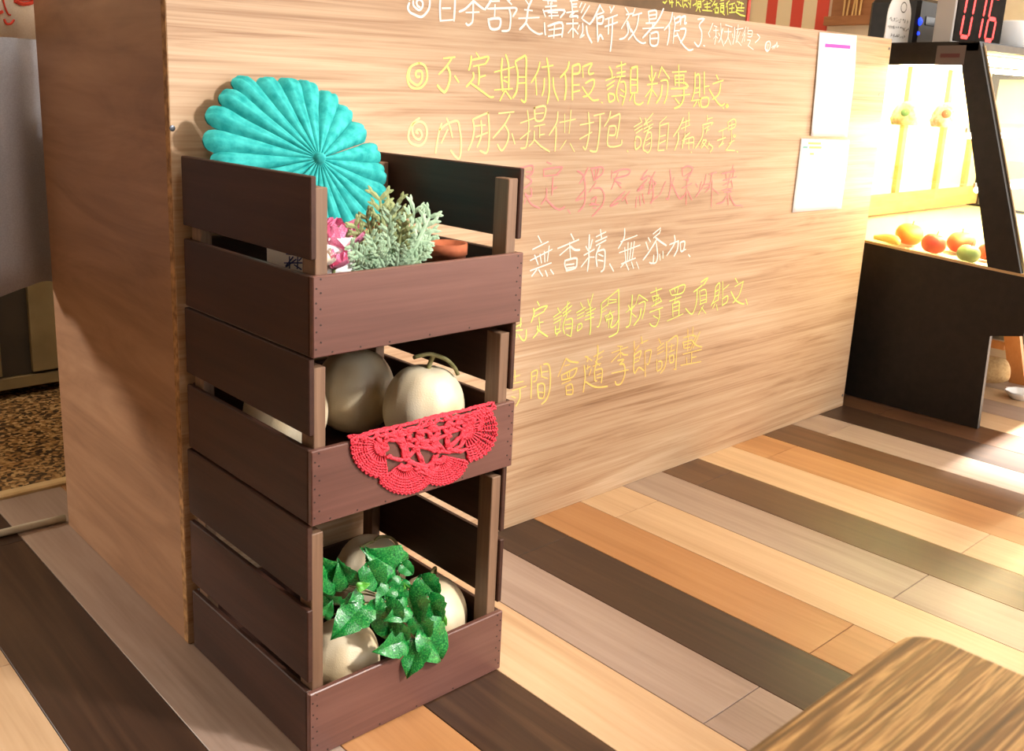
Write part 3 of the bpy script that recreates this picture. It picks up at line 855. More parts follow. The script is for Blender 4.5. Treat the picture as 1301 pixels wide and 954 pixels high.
def leaf_mesh(seed, lobes=True):
    rnd = random.Random(seed)
    half = [(0.0, 0.0), (0.14, -0.08), (0.29, -0.06), (0.39, 0.08), (0.385, 0.22), (0.40, 0.30), (0.34, 0.44), (0.33, 0.52), (0.22, 0.70), (0.17, 0.78), (0.08, 0.92), (0.0, 1.03)]
    half = [(x * rnd.uniform(0.92, 1.08), y + rnd.uniform(-0.015, 0.015)) for x, y in half]
    half[0], half[-1] = (0, 0), (0, half[-1][1])
    mb = MB()
    vs, fs = [], []
    def zz(x, y):
        return 0.34 * abs(x) ** 0.8 - 0.55 * x * x - 0.42 * (y - 0.35) ** 2 + 0.05 * math.sin(9 * y + 4 * x)
    for s in (-1, 1):
        o = len(vs)
        k = len(half)
        for x, y in half:
            vs.append((0, y * 0.93, zz(0, y)))
            vs.append((s * x * 0.5, y, zz(x * 0.5, y) + 0.015))
            vs.append((s * x, y, zz(x, y)))
        for i in range(k - 1):
            for j in (0, 1):
                f = (o + i * 3 + j, o + i * 3 + j + 1, o + (i + 1) * 3 + j + 1, o + (i + 1) * 3 + j)
                fs.append(f if s > 0 else f[::-1])
    return mb.add(vs, fs)


LEAF_ME = []
for sd in range(4):
    me = leaf_mesh(sd).mesh('ivy_leaf')
    me.materials.append(M['ivy'])
    for p in me.polygons:
        p.use_smooth = True
    LEAF_ME.append(me)
me = leaf_mesh(9).mesh('young_ivy_leaf')
me.materials.append(M['ivy_light'])
LEAF_ME.append(me)
# base x,y and tip x,y (in the crop of the photograph), depth plane, mesh
LEAVES = [(262, 478, 160, 585, -0.395, 0), (250, 385, 330, 400, -0.37, 1), (330, 470, 345, 612, -0.405, 2), (405, 430, 430, 565, -0.41, 3), (470, 455, 500, 560, -0.405, 0),
          (455, 560, 528, 668, -0.419, 1), (440, 605, 398, 720, -0.424, 2), (372, 372, 275, 308, -0.36, 3), (448, 395, 505, 462, -0.39, 0), (385, 400, 350, 480, -0.385, 1),
          (180, 430, 118, 330, -0.35, 2), (215, 420, 180, 345, -0.36, 3), (165, 480, 112, 440, -0.37, 0), (390, 590, 302, 635, -0.417, 1), (240, 425, 282, 412, -0.39, 4),
          (505, 515, 530, 552, -0.409, 4), (385, 350, 425, 385, -0.37, 2), (360, 545, 400, 600, -0.412, 3), (300, 330, 270, 300, -0.355, 0), (275, 355, 325, 445, -0.38, 3),
          (130, 520, 160, 470, -0.375, 1), (345, 425, 300, 500, -0.395, 0), (395, 480, 330, 530, -0.413, 1), (470, 480, 515, 470, -0.40, 2), (250, 440, 215, 470, -0.385, 2), (430, 520, 470, 600, -0.416, 3), (425, 450, 395, 420, -0.40, 4)]
ivy_root = on(360 + 390 / IV, 580 + 470 / IV, 1, -0.36)
ivy = tag(empty('ivy_sprig', ivy_root), 'glossy green ivy sprig spilling over the front of the bottom crate', 'ivy')
view = -fw
stem_mb = MB()
for (bx, by, tx, ty, yp, mi) in LEAVES:
    pb = on(360 + bx / IV, 580 + by / IV, 1, yp + 0.004)
    pt_ = on(360 + tx / IV, 580 + ty / IV, 1, yp - 0.004)
    if yp < -0.411:
        pb.y, pt_.y = min(pb.y, -0.416), min(pt_.y, -0.420)
    Yv = (pt_ - pb)
    L = Yv.length
    Yv.normalize()
    tilt = Vector((random.uniform(-0.4, 0.4), random.uniform(-0.1, 0.1), random.uniform(-0.2, 0.55)))
    Zv = (view + tilt)
    Zv = (Zv - Yv * Zv.dot(Yv)).normalized()
    Xv = Yv.cross(Zv)
    o = put('leaf', LEAF_ME[mi], None, ivy)
    mm = Matrix.Identity(4)
    wid = L * (1.0 if mi != 4 else 0.9)
    for i in range(3):
        mm[i][0], mm[i][1], mm[i][2] = Xv[i] * wid, Yv[i] * L, Zv[i] * L
        mm[i][3] = pb[i] - ivy_root[i]
    o.matrix_local = mm
    q = pb - ivy_root
    back = Vector((0, 0.012, -0.004))
    stem_mb.tube(smooth_path([tuple(q), tuple(q * 0.55 + back), (0, 0, 0)], 4), 0.0011, 5)
stem_mb.build('stem', M['stem'], ivy, True)

# ------------------------------------------------------------------ crocheted doily hung over the middle crate's front slat
SLAT_Y = -0.4135
dz = MB()


def dp(zx, zy, out=0.0):
    p = on(380 + zx / 3.407, 400 + zy / 3.407, 1, SLAT_Y)
    if p.z > 0.513:                      # folded over the top edge of the slat
        over = p.z - 0.513
        return (p.x, SLAT_Y + min(over, 0.012) * 1.1, 0.5145 + 0.002)
    return (p.x, p.y - 0.0012 - out, p.z)


YR = 0.00165


def yarn(pts2, r=YR, wav=0.0, sub=5, out=0.0):
    sp_ = smooth_path(pts2, sub)
    path = []
    for i, q in enumerate(sp_):
        o_ = out + 0.0012 * math.sin(i * 2.1)
        path.append(dp(q[0], q[1], o_ + (wav if i % 2 else 0)))
    dz.tube(path, [r * (1 + 0.22 * math.sin(i * 2.4)) for i in range(len(path))], 6)


LOBES = [((362, 566), 130, 82, 208), ((455, 632), 132, 40, 142), ((602, 606), 120, 12, 122), ((715, 496), 130, -56, 84)]
for (cx, cy), R_, a0, a1 in LOBES:
    ns_ = 13
    for i in range(ns_):
        a = math.radians(a0 + (a1 - a0) * i / (ns_ - 1))
        r1, r2 = 0.12, 0.98
        yarn([(cx + math.cos(a) * R_ * t, cy + math.sin(a) * R_ * t) for t in (r1, 0.5, 0.72, r2)], YR * 1.0, sub=3)
    for t in (0.30, 0.56, 0.65, 0.74, 0.83, 0.92, 1.0):
        kk = 26
        pts = []
        for i in range(kk + 1):
            a = math.radians(a0 + (a1 - a0) * i / kk)
            rr = R_ * (t + (0.022 if i % 2 else -0.012))
            pts.append((cx + math.cos(a) * rr, cy + math.sin(a) * rr))
        yarn(pts, YR * 1.1, sub=2, out=0.0006)
    for i in range(14):                  # picots round the scallop
        a = math.radians(a0 + (a1 - a0) * (i + 0.5) / 14)
        q = (cx + math.cos(a) * R_ * 1.03, cy + math.sin(a) * R_ * 1.03)
        yarn([(q[0] + 7 * math.cos(b_), q[1] + 7 * math.sin(b_)) for b_ in [k_ * PI / 3 for k_ in range(7)]], YR * 0.95, sub=2)
TOP = [(232, 545), (275, 520), (335, 495), (410, 482), (480, 470), (545, 448), (600, 430), (660, 420), (722, 412), (765, 396), (805, 388), (848, 374)]
for off in (0, 9, 19, 29):
    kk = [(x + off * 0.1, y + off + (3 if i % 2 else -3)) for i, (x, y) in enumerate(smooth_path(TOP, 3))]
    yarn(kk[(3 if off > 10 else 0):], YR * 1.25, sub=2)
NET = [[(335, 505), (350, 560), (375, 585), (372, 562)], [(380, 500), (372, 545), (365, 590), (350, 600)], [(400, 505), (440, 560), (455, 615)], [(430, 500), (452, 560), (470, 610)],
       [(480, 490), (470, 550), (500, 580), (455, 620)], [(500, 485), (530, 520), (505, 560), (515, 600), (555, 690)], [(540, 470), (510, 520), (540, 560), (590, 585)],
       [(560, 465), (600, 500), (575, 545), (600, 590)], [(600, 450), (560, 500), (580, 540), (620, 580)], [(630, 445), (660, 480), (640, 520), (640, 575)], [(670, 440), (630, 490), (650, 530)],
       [(700, 435), (680, 480), (720, 500)], [(720, 430), (715, 470), (700, 520), (640, 575)], [(740, 440), (730, 480), (715, 510)], [(765, 420), (745, 470), (735, 530)], [(800, 405), (790, 450), (775, 500)],
       [(370, 545), (410, 540), (450, 560), (500, 570)], [(455, 620), (510, 645), (560, 650), (590, 610)], [(380, 610), (420, 625), (452, 622)], [(500, 570), (545, 575), (590, 590)],
       [(600, 590), (650, 590), (700, 560), (712, 510)], [(640, 575), (680, 590), (720, 580)], [(470, 500), (560, 500), (640, 480), (710, 460)], [(480, 540), (560, 545), (630, 520), (690, 490)],
       [(350, 520), (420, 520), (480, 510)], [(500, 660), (555, 690), (600, 655)], [(455, 620), (500, 650), (545, 665)], [(590, 606), (575, 640), (560, 690)]]
for p_ in NET:
    for k_ in (-6, 0, 6):
        yarn([(x + k_, y + (k_ if i % 2 else -k_) * 0.6) for i, (x, y) in enumerate(p_)], YR * 1.55, sub=5)
doily = dz.build('crochet_doily', M['yarn'], None, True)
tag(doily, 'coral red crocheted doily with scalloped edge draped over a crate slat', 'doily')

# ------------------------------------------------------------------ turquoise paper fan
FR, APEX = 0.174, 0.050
NT = 0.46
FC = on(379, 217, 1, -0.094) + Vector((0.009, 0, 0)) + Vector((0.05, -math.cos(NT), math.sin(NT))).normalized() * APEX
fan = tag(empty('paper_fan', FC), 'round turquoise tissue paper fan leaning in the top crate', 'paper fan')
nrm = Vector((0.05, -math.cos(NT), math.sin(NT))).normalized()
ux = Vector((1, 0, 0))
ux = (ux - nrm * ux.dot(nrm)).normalized()
uz = nrm.cross(ux)
if uz.z < 0:
    uz = -uz
NL = 24
half_a = PI / NL * 1.04


def lobe_mesh(seed):
    rnd = random.Random(seed)
    vs, fs = [], []
    NR, NC = 14, 10
    for side in (1, -1):
        o = len(vs)
        for i in range(NR + 1):
            t = i / NR
            for j in range(NC + 1):
                u = -1 + 2 * j / NC
                # rounded end of the lobe
                rr = FR * (0.02 + t * (0.98 - 0.115 * (1 - math.sqrt(max(0, 1 - (u * 0.98) ** 2)))))
                wdt = rr * math.tan(half_a) * u
                if t > 0.8:
                    wdt *= 1 + 0.10 * (t - 0.8) / 0.2 * (1 - ((t - 0.8) / 0.2) ** 2)
                bul = (1 - u * u) ** 0.6 * (0.004 + 0.017 * t) * (1 if t < 0.86 else max(0.12, 1 - ((t - 0.86) / 0.14) ** 2 * 0.9))
                crease = -0.004 * math.exp(-(u / 0.16) ** 2) * t
                wr = 0.0012 * math.sin(11 * t + 5 * u + seed) * t
                vs.append((wdt, rr, side * (bul + crease + wr) if side > 0 else -bul * 0.8))
        for i in range(NR):
            for j in range(NC):
                a = o + i * (NC + 1) + j
                f = (a, a + 1, a + NC + 2, a + NC + 1)
                fs.append(f if side > 0 else f[::-1])
    return MB().add(vs, fs)


lm = []
for sd in range(5):
    me = lobe_mesh(sd).mesh('paper_lobe')
    me.materials.append(M['teal'])
    for p in me.polygons:
        p.use_smooth = True
    lm.append(me)
for k in range(NL):
    a = 2 * PI * k / NL + 0.06
    o = put('paper_lobe', lm[k % 5], None, fan)
    rad = ux * math.sin(a) + uz * math.cos(a) - nrm * (APEX / FR)
    tw = random.uniform(-0.12, 0.12)
    tan_ = (ux * math.cos(a) - uz * math.sin(a))
    X_ = tan_ * math.cos(tw) + nrm * math.sin(tw)
    Z_ = X_.cross(rad).normalized()
    if Z_.dot(nrm) < 0:
        Z_ = -Z_
        X_ = -X_
    s_ = random.uniform(0.975, 1.02) * (1.075 if math.sin(a) < -0.3 and math.cos(a) > 0.12 else 1.0)
    mm = Matrix.Identity(4)
    for i in range(3):
        mm[i][0], mm[i][1], mm[i][2] = X_[i], rad[i] * s_, Z_[i]
    o.matrix_local = mm

hub = MB().lathe([(0.0, 0.016), (0.006, 0.014), (0.010, 0.006), (0.011, -0.01)], 14).build('hub', M['teal'], fan, True)
hub.rotation_euler = nrm.to_track_quat('Z', 'Y').to_euler()

# ------------------------------------------------------------------ flowers and packet in the top crate
packet = tag(empty('paper_packet', (0.085, -0.292, 0.6605)), 'white paper packet with blue writing beside the turquoise fan', 'packet')
pk = put('bag', cbox((-0.035, -0.076, 0), (0.03, 0.076, 0.146), 0.004), M['white'], packet)
inkm = MB()
PX_ = 0.085 - 0.0355
for st in ["1 0 60 0", "18 22 18 -22", "0 -18 40 12", "30 20 6 -10", "46 24 44 -20", "34 -6 58 -22", "50 8 62 20", "8 30 52 26", "20 -30 44 -34"]:
    v = [float(q) for q in st.split()]
    a = on(361 + v[0] * 0.38, 334 - v[1] * 0.38, 0, PX_)
    b_ = on(361 + v[2] * 0.38, 334 - v[3] * 0.38, 0, PX_)
    inkm.tube([a - Vector(packet.location), b_ - Vector(packet.location)], 0.0011, 5)
inkm.build('blue_writing', M['blue_ink'], packet)

dm = tag(empty('dusty_miller_sprig', (0.262, -0.345, 0.6605)), 'silver-green artificial dusty miller sprig standing in the top crate', 'foliage')
CB = Vector(dm.location)


def lobed_leaf(length, lob, seed):
    rnd = random.Random(seed)
    mb = MB()
    def strip(p0, p1, w0, w1, w2):
        p0, p1 = Vector(p0), Vector(p1)
        d = (p1 - p0).normalized()
        s = Vector((-d.y, d.x, 0))
        pm = p0.lerp(p1, 0.55) + Vector((0, 0, 0.06 * (p1 - p0).length))
        A, B, C_ = [(p, w_) for p, w_ in ((p0, w0), (pm, w1), (p1, w2))]
        vs = []
        for p, w_ in (A, B, C_):
            vs += [p + s * w_, p + Vector((0, 0, w_ * 0.35)), p - s * w_]
        mb.add(vs, [(0, 1, 4, 3), (1, 2, 5, 4), (3, 4, 7, 6), (4, 5, 8, 7)])
    strip((0, 0, 0), (0, length, 0.0), 0.0022, 0.0034, 0.0022)
    for i in range(lob):
        t = 0.34 + 0.62 * i / (lob - 1)
        for s in (-1, 1):
            ln = length * (0.30 - 0.16 * t) * rnd.uniform(0.85, 1.2)
            an = 0.72 + rnd.uniform(-0.15, 0.15)
            a = Vector((0, length * t, 0.0))
            e = a + Vector((s * ln * math.sin(an), ln * math.cos(an), 0.004))
            strip(a, e, 0.0028, 0.0042, 0.0028)
            for q in (-0.6, 0.6):
                e2 = e + Vector((s * ln * 0.4 * math.sin(an + q), ln * 0.4 * math.cos(an + q), 0.0))
                strip(e - (e - a) * 0.25, e2, 0.0024, 0.0028, 0.0010)
    return mb


# tips of the leaves in the photograph (px), depth plane, material
TIPS = [(482, 250, -0.33, 'sage_dark'), (503, 260, -0.32, 'sage_dark'), (527, 266, -0.34, 'sage'), (547, 273, -0.36, 'sage'), (546, 302, -0.37, 'sage'), (540, 318, -0.38, 'sage'),
        (466, 275, -0.34, 'sage_dark'), (450, 285, -0.36, 'sage_dark'), (444, 312, -0.38, 'sage'), (452, 333, -0.392, 'sage'), (470, 300, -0.385, 'sage'), (492, 290, -0.38, 'sage'),
        (512, 285, -0.375, 'sage_dark'), (520, 300, -0.37, 'sage'), (432, 300, -0.35, 'sage_dark'), (478, 318, -0.39, 'sage'), (496, 270, -0.35, 'sage'), (508, 312, -0.39, 'sage')]
for i, (tx, ty, yp, mt_) in enumerate(TIPS):
    tip = on(tx, ty, 1, yp)
    base = on(497 + (tx - 497) * 0.25, 349 + random.uniform(-2, 6), 1, -0.372)
    Yv = tip - base
    L = Yv.length
    Yv.normalize()
    Zv = view + Vector((random.uniform(-0.5, 0.5), 0, random.uniform(-0.3, 0.5)))
    Zv = (Zv - Yv * Zv.dot(Yv)).normalized()
    Xv = Yv.cross(Zv)
    o = lobed_leaf(L, 5, i).build('leaf', M[mt_], dm)
    mm = Matrix.Identity(4)
    for k in range(3):
        mm[k][0], mm[k][1], mm[k][2] = Xv[k], Yv[k], Zv[k]
        mm[k][3] = base[k] - CB[k]
    o.matrix_local = mm
sm = MB()
for dx in (-0.012, 0.0, 0.011):
    sm.tube([(dx * 0.4, 0, 0.0005), tuple(on(497 + dx * 500, 349, 1, -0.372) - CB)], 0.0022, 6)
sm.build('stem', M['sage_dark'], dm)


def flower(name, loc, size, mat_, label, npet, cat='flower', tilt=0.9, seed=1):
    rnd = random.Random(seed)
    f = tag(empty(name, loc), label, cat, 'artificial flowers in the top crate')
    pm = MB()
    vs, fs = [], []
    for i in range(7):
        t = i / 6
        for j in range(5):
            u = -1 + j / 2
            wd = 0.42 * math.sin(PI * min(t * 0.86 + 0.08, 1))
            vs.append((u * wd, t - 0.04 * u * u, 0.34 * t * t + 0.16 * u * u * t - 0.05 * math.cos(5 * u) * t))
    for i in range(6):
        for j in range(4):
            a = i * 5 + j
            fs.append((a, a + 1, a + 6, a + 5))
    pm.add(vs, fs)
    me = pm.mesh('petal')
    me.materials.append(M[mat_])
    for p in me.polygons:
        p.use_smooth = True
    for k in range(npet):
        ring = k % 3
        a = 2 * PI * k / npet + rnd.uniform(-0.2, 0.2)
        o = put('petal', me, None, f)
        s = size * (0.7 + 0.18 * ring)
        o.matrix_local = Matrix.Rotation(0.35, 4, 'X') @ Matrix.Rotation(a, 4, 'Z') @ Matrix.Rotation(1.25 - 0.42 * ring + rnd.uniform(-0.1, 0.1), 4, 'X') @ Matrix.Scale(s, 4)
    st = MB().tube([(0, 0, 0.004), (0.004, 0.004, -(loc[2] - 0.6605) * 0.5), (0.008, 0.008, -(loc[2] - 0.6605))], 0.0025, 6)
    st.build('stem', M['sage_dark'], f)
    return f


flower('paper_flower', on(424, 318, 1, -0.335), 0.052, 'pink', 'pink tissue flower behind the left post of the top crate', 14, seed=2)
flower('paper_flower', on(424, 340, 1, -0.37), 0.030, 'pink', 'small deep pink blossom just above the top front slat', 10, seed=3)
flower('paper_flower', on(470, 304, 1, -0.33), 0.028, 'orange_petal', 'pale orange blossom among the silver-green leaves', 10, seed=4)
flower('paper_flower', on(494, 326, 1, -0.335), 0.030, 'orange_petal', 'orange blossom low in the middle of the silver-green leaves', 10, seed=5)
flower('paper_flower', on(410, 338, 1, -0.375), 0.026, 'cream_petal', 'cream blossom squeezed beside the left post', 9, seed=6)
pot = tag(MB().lathe([(0.0, 0), (0.026, 0), (0.034, 0.10), (0.036, 0.10), (0.036, 0.118), (0.031, 0.118), (0.029, 0.1), (0.0, 0.1)], 24).build('flower_pot', M['terracotta'], None, True, True),
          'small terracotta flower pot behind the silver-green leaves', 'flower pot')
pot.location = (0.318, -0.33, 0.6605)

# ------------------------------------------------------------------ display case on the right
XS, XE = 2.56, 4.25
case = tag(empty('display_case', (XS, 0, 0)), 'black refrigerated display case with slanted glass front, brightly lit inside', 'display case')


def cpart(mb, name, mat_, parent=None, smooth=False):
    o = mb.build(name, mat_, parent or case, smooth, True)
    o.location = (0, 0, 0) if parent else (-XS, 0, 0)
    return o


YB = 0.40
prof = [(YB, 0.004), (-0.392, 0.004), (-0.383, 0.314), (-0.478, 0.334), (-0.480, 0.514), (-0.374, 0.520), (0.06, 0.552), (YB, 0.575)]
cpart(MB().prism(prof, 'x', XS, XS + 0.018), 'side_panel', M['black'])
cpart(MB().prism([(YB, 0.004), (0.16, 0.004), (0.16, 0.32), (-0.478, 0.334), (-0.480, 0.514), (-0.374, 0.520), (0.06, 0.552), (YB, 0.575)], 'x', XE - 0.03, XE), 'side_panel', M['black'])
cpart(MB().box((XS + 0.0185, 0.16, 0.004), (XE - 0.03, YB, 0.33)), 'base_cabinet', M['black'])
cpart(MB().prism([(-0.478, 0.334), (-0.480, 0.512), (-0.40, 0.516), (-0.38, 0.36), (-0.383, 0.318)], 'x', XS + 0.03, XE - 0.03), 'front_fascia', M['black'])
M['deck'] = base_mat('case_deck', (230, 210, 170), 0.5)[0]
cpart(MB().prism([(-0.40, 0.49), (-0.40, 0.508), (0.06, 0.541), (YB, 0.563), (YB, 0.54)], 'x', XS + 0.03, XE - 0.03), 'deck', M['deck'])
cpart(MB().prism([(-0.455, 0.516), (-0.374, 0.521), (0.06, 0.553), (YB, 0.576), (YB, 0.584), (0.06, 0.561), (-0.374, 0.529), (-0.455, 0.524)], 'x', XS - 0.002, XS + 0.012), 'trim_strip', M['steel'])
# upper frame
for xa, nm in ((XS, 'corner_post'), (XE - 0.022, 'corner_post')):
    cpart(MB().prism([(-0.214, 1.214), (-0.150, 1.214), (-0.342, 0.530), (-0.440, 0.524)], 'x', xa, xa + 0.022), nm, M['black'])
    cpart(MB().prism([(-0.2, 1.148), (-0.2, 1.212), (YB, 1.212), (YB, 1.148)], 'x', xa + 0.0005, xa + 0.0215), 'top_rail', M['black'])
    cpart(MB().box((xa, YB - 0.05, 0.57), (xa + 0.022, YB, 1.21)), 'back_post', M['black'])
cpart(MB().box((XS, -0.212, 1.190), (XE, YB, 1.218)), 'top_panel', M['black'])
cpart(MB().prism([(-0.222, 1.192), (-0.216, 1.214), (-0.205, 1.214), (-0.205, 1.185)], 'x', XS + 0.022, XE - 0.022), 'front_trim', noisy('olive_trim', (74, 62, 40), (88, 74, 48), 20, 0.5))
cpart(MB().tube([(XS + 0.024, -0.219, 1.205), (XS + 0.024, -0.443, 0.526)], 0.004, 8), 'glass_edge_trim', M['steel'])
cpart(MB().add([(XS + 0.01, -0.18, 1.15), (XS + 0.01, -0.36, 0.535), (XS + 0.01, YB - 0.03, 0.575), (XS + 0.01, YB - 0.03, 1.15)], [(0, 1, 2, 3)]), 'side_glass', M['glass'])
cpart(MB().add([(XS + 0.024, -0.216, 1.2), (XE - 0.024, -0.216, 1.2), (XE - 0.024, -0.444, 0.522), (XS + 0.024, -0.444, 0.522)], [(0, 1, 2, 3)]), 'front_glass', M['glass'])
M['door_wood'] = wood('case_back_wood', [(0.3, (150, 104, 60)), (0.7, (190, 146, 94))], (6, 6, 30), 0.5)
M['back'] = base_mat('case_back', (238, 222, 190), 0.6)[0]
cpart(MB().box((XS + 0.022, YB - 0.022, 0.575), (XE - 0.022, YB - 0.002, 1.19)), 'back_panel', M['back'])
for xa in (XS + 0.16, XS + 0.5, XS + 0.82, XS + 1.2, XS + 1.5):
    cpart(MB().box((xa, YB - 0.04, 0.575), (xa + 0.035, YB - 0.0225, 1.19)), 'back_stile', M['door_wood'])
cpart(MB().box((XS + 0.022, YB - 0.042, 0.575), (XE - 0.022, YB - 0.0405, 0.66)), 'back_rail', M['door_wood'])
SH = []
for zz_, yf in ((0.945, -0.20), (0.775, -0.25)):
    sh = cpart(MB().box((XS + 0.026, yf, zz_), (XE - 0.026, YB - 0.045, zz_ + 0.006)), 'shelf', M['shelf_glass'])
    o = MB().box((XS + 0.026, yf - 0.006, zz_ - 0.004), (XE - 0.026, yf - 0.0005, zz_ + 0.010)).build('shelf_edge', M['steel'], sh)
lamp_m = emit('case_lamp_tube', (255, 232, 176), 220.0)
for yy, zz_ in ((-0.16, 1.172), (0.22, 1.172), (-0.20, 0.930), (-0.25, 0.762)):
    cpart(MB().tube([(XS + 0.06, yy, zz_), (XE - 0.06, yy, zz_)], 0.009, 10), 'lamp_tube', lamp_m)

# sticker with a dark bar on the top rail
p0, p1 = on(1191, 58, 0, XS - 0.001), on(1224, 83, 0, XS - 0.001)
stk = cpart(MB().box((XS - 0.0012, p1.y, p1.z), (XS - 0.0002, p0.y, p0.z)), 'sticker', base_mat('grey_sticker', (84, 72, 66), 0.7)[0])
q0, q1 = on(1195, 68, 0, XS - 0.002), on(1219, 73, 0, XS - 0.002)
MB().box((XS - 0.0018, q1.y, q1.z), (XS - 0.0013, q0.y, q0.z)).build('printed_line', base_mat('dark_red_print', (74, 30, 26), 0.7)[0], stk)


def deck_z(y):
    return 0.5095 + (y + 0.40) * (0.033 / 0.46) if y < 0.06 else 0.542 + (y - 0.06) * 0.0647


def fruit(name, px, py, xw, r, squash, mat_, label, rot=(0, 0, 0), cat='fruit', long_=1.0):
    p = on(px, py, 0, xw)
    prof_ = []
    for i in range(15):
        a = PI * i / 14
        dim = 0.16 * math.exp(-((1 - abs(math.cos(a))) / 0.1)) if squash < 1 else 0
        prof_.append((max(math.sin(a), 0.001) * r, (math.cos(a) * (1 - dim)) * r * squash))
    o = MB().lathe(prof_, 20).build(name, mat_, None, True, True)
    o.scale = (long_, 1, 1)
    o.rotation_euler = rot
    o.location = (p.x, p.y, deck_z(p.y) + r * min(squash, 1.0) * 1.02)
    tag(o, label, cat, 'fruit in the display case')
    MB().tube([(0, 0, r * squash * 0.82), (0.002, 0.001, r * squash + 0.008)], 0.002, 6).build('stalk', M['stem'], o)
    return o


FM = dict(mango=noisy('mango_skin', (236, 170, 62), (226, 120, 60), 14, 0.45), red=noisy('apple_red', (196, 58, 44), (214, 96, 60), 20, 0.4), omango=noisy('ripe_mango_skin', (222, 108, 58), (206, 72, 50), 14, 0.45),
          green=noisy('green_skin', (126, 152, 80), (164, 180, 110), 16, 0.45), yellow=noisy('banana_skin', (238, 214, 120), (226, 196, 92), 20, 0.5))
fruit('mango', 1155, 300, 2.74, 0.046, 0.86, FM['mango'], 'yellow-orange mango at the left of the lit case', (0.2, 0, 0.3), long_=1.35)
fruit('apple', 1186, 312, 2.67, 0.040, 0.9, FM['red'], 'red apple in front of the yellow mango in the case', (0.2, 0.1, 0))
fruit('mango', 1222, 304, 2.80, 0.045, 0.86, FM['omango'], 'orange-red mango between the red apple and the slanted post', (0, 0, 0.2), long_=1.4)
fruit('pear', 1231, 320, 2.645, 0.036, 0.86, FM['green'], 'pale green fruit lying below the orange-red mango', (0.2, 0, 0.4), long_=1.3)
fruit('apple', 1258, 306, 2.76, 0.034, 0.9, FM['red'], 'dark red fruit half behind the slanted black post', (0, 0.1, 0))
bn = MB().tube(smooth_path([(-0.06, 0.01, 0.01), (-0.03, -0.008, 0.014), (0.01, -0.008, 0.016), (0.05, 0.012, 0.014)], 5), [0.006 + 0.011 * math.sin(PI * min(max(i / 15, 0.05), 0.95)) for i in range(16)], 8)
bn = bn.build('banana', FM['yellow'], None, True)
bp = on(1127, 306, 0, 2.66)
bn.location = (bp.x, bp.y, deck_z(bp.y) + 0.006)
bn.rotation_euler = (0.0, 0, 1.2)
tag(bn, 'pale yellow banana at the left edge of the lit case', 'fruit', 'fruit in the display case')
# cakes on the top shelf
for (px, xw, lab, c1, c2) in ((1150, 2.78, 'cream domed cake with a green dot on the upper glass shelf', (232, 206, 160), (110, 150, 96)),
                              (1202, 2.74, 'pink-wrapped cake next to the green-dotted one on the shelf', (232, 198, 190), (150, 90, 60))):
    p = on(px, 150, 0, xw)
    ck = tag(empty('cake', (p.x, p.y, 0.9512)), lab, 'cake', 'cakes on the upper shelf')
    MB().lathe([(0.001, 0), (0.042, 0), (0.050, 0.022), (0.046, 0.03), (0.044, 0.045), (0.034, 0.066), (0.018, 0.078), (0.001, 0.082)], 22).build('sponge', noisy('cake_sponge', c1, (200, 160, 110), 60, 0.7), ck, True, True)
    d = MB().lathe([(0.001, 0.004), (0.012, 0.0035), (0.015, 0.0)], 14).build('topping', base_mat('cake_topping', c2, 0.5)[0], ck, True)
    d.location = (-0.040, -0.016, 0.044)
    d.rotation_euler = (0, -1.25, 0.35)

# ------------------------------------------------------------------ things on top of the case
TOPZ = 1.2185
led = tag(empty('queue_number_display', (2.80, -0.075, TOPZ)), 'black queue number display showing 016 in red on the case', 'number display')
LW, LD, LH = 0.385, 0.06, 0.19
put('housing', cbox((-LW / 2, -LD / 2, 0), (LW / 2, LD / 2, LH), 0.003), base_mat('grey_housing', (176, 172, 168), 0.4)[0], led)
put('screen', cbox((-LW / 2 + 0.008, -LD / 2 - 0.003, 0.006), (LW / 2 - 0.006, -LD / 2 - 0.0002, LH - 0.006), 0.001), noisy('dark_screen', (20, 17, 15), (34, 28, 22), 30, 0.8, spec=0.05), led)
seg = emit('red_segments', (255, 30, 26), 1.6)
digits = MB()
W_, H_, TK = 0.068, 0.138, 0.013


def segs(x, which):
    sl = 0.10
    yb_ = -LD / 2 - 0.0036
    def quad(pts):
        digits.add([(x + a + b_ * sl, yb_, 0.022 + b_) for a, b_ in pts], [tuple(range(len(pts)))])
    def hbar(z):
        quad([(TK * 0.9, z - TK / 2), (W_ - TK * 0.9, z - TK / 2), (W_ - TK * 0.4, z), (W_ - TK * 0.9, z + TK / 2), (TK * 0.9, z + TK / 2), (TK * 0.4, z)])
    def vbar(a, z0, z1):
        quad([(a - TK / 2, z0 + TK * 0.6), (a, z0 + TK * 0.2), (a + TK / 2, z0 + TK * 0.6), (a + TK / 2, z1 - TK * 0.6), (a, z1 - TK * 0.2), (a - TK / 2, z1 - TK * 0.6)])
    if 'a' in which: hbar(H_)
    if 'g' in which: hbar(H_ / 2)
    if 'd' in which: hbar(0)
    if 'f' in which: vbar(TK * 0.2, H_ / 2, H_)
    if 'e' in which: vbar(TK * 0.2, 0, H_ / 2)
    if 'b' in which: vbar(W_ - TK * 0.2, H_ / 2, H_)
    if 'c' in which: vbar(W_ - TK * 0.2, 0, H_ / 2)


segs(-0.140, 'abcdef')
segs(-0.055, 'bc')
segs(0.052, 'acdefg')
digits.build('digits', seg, led)

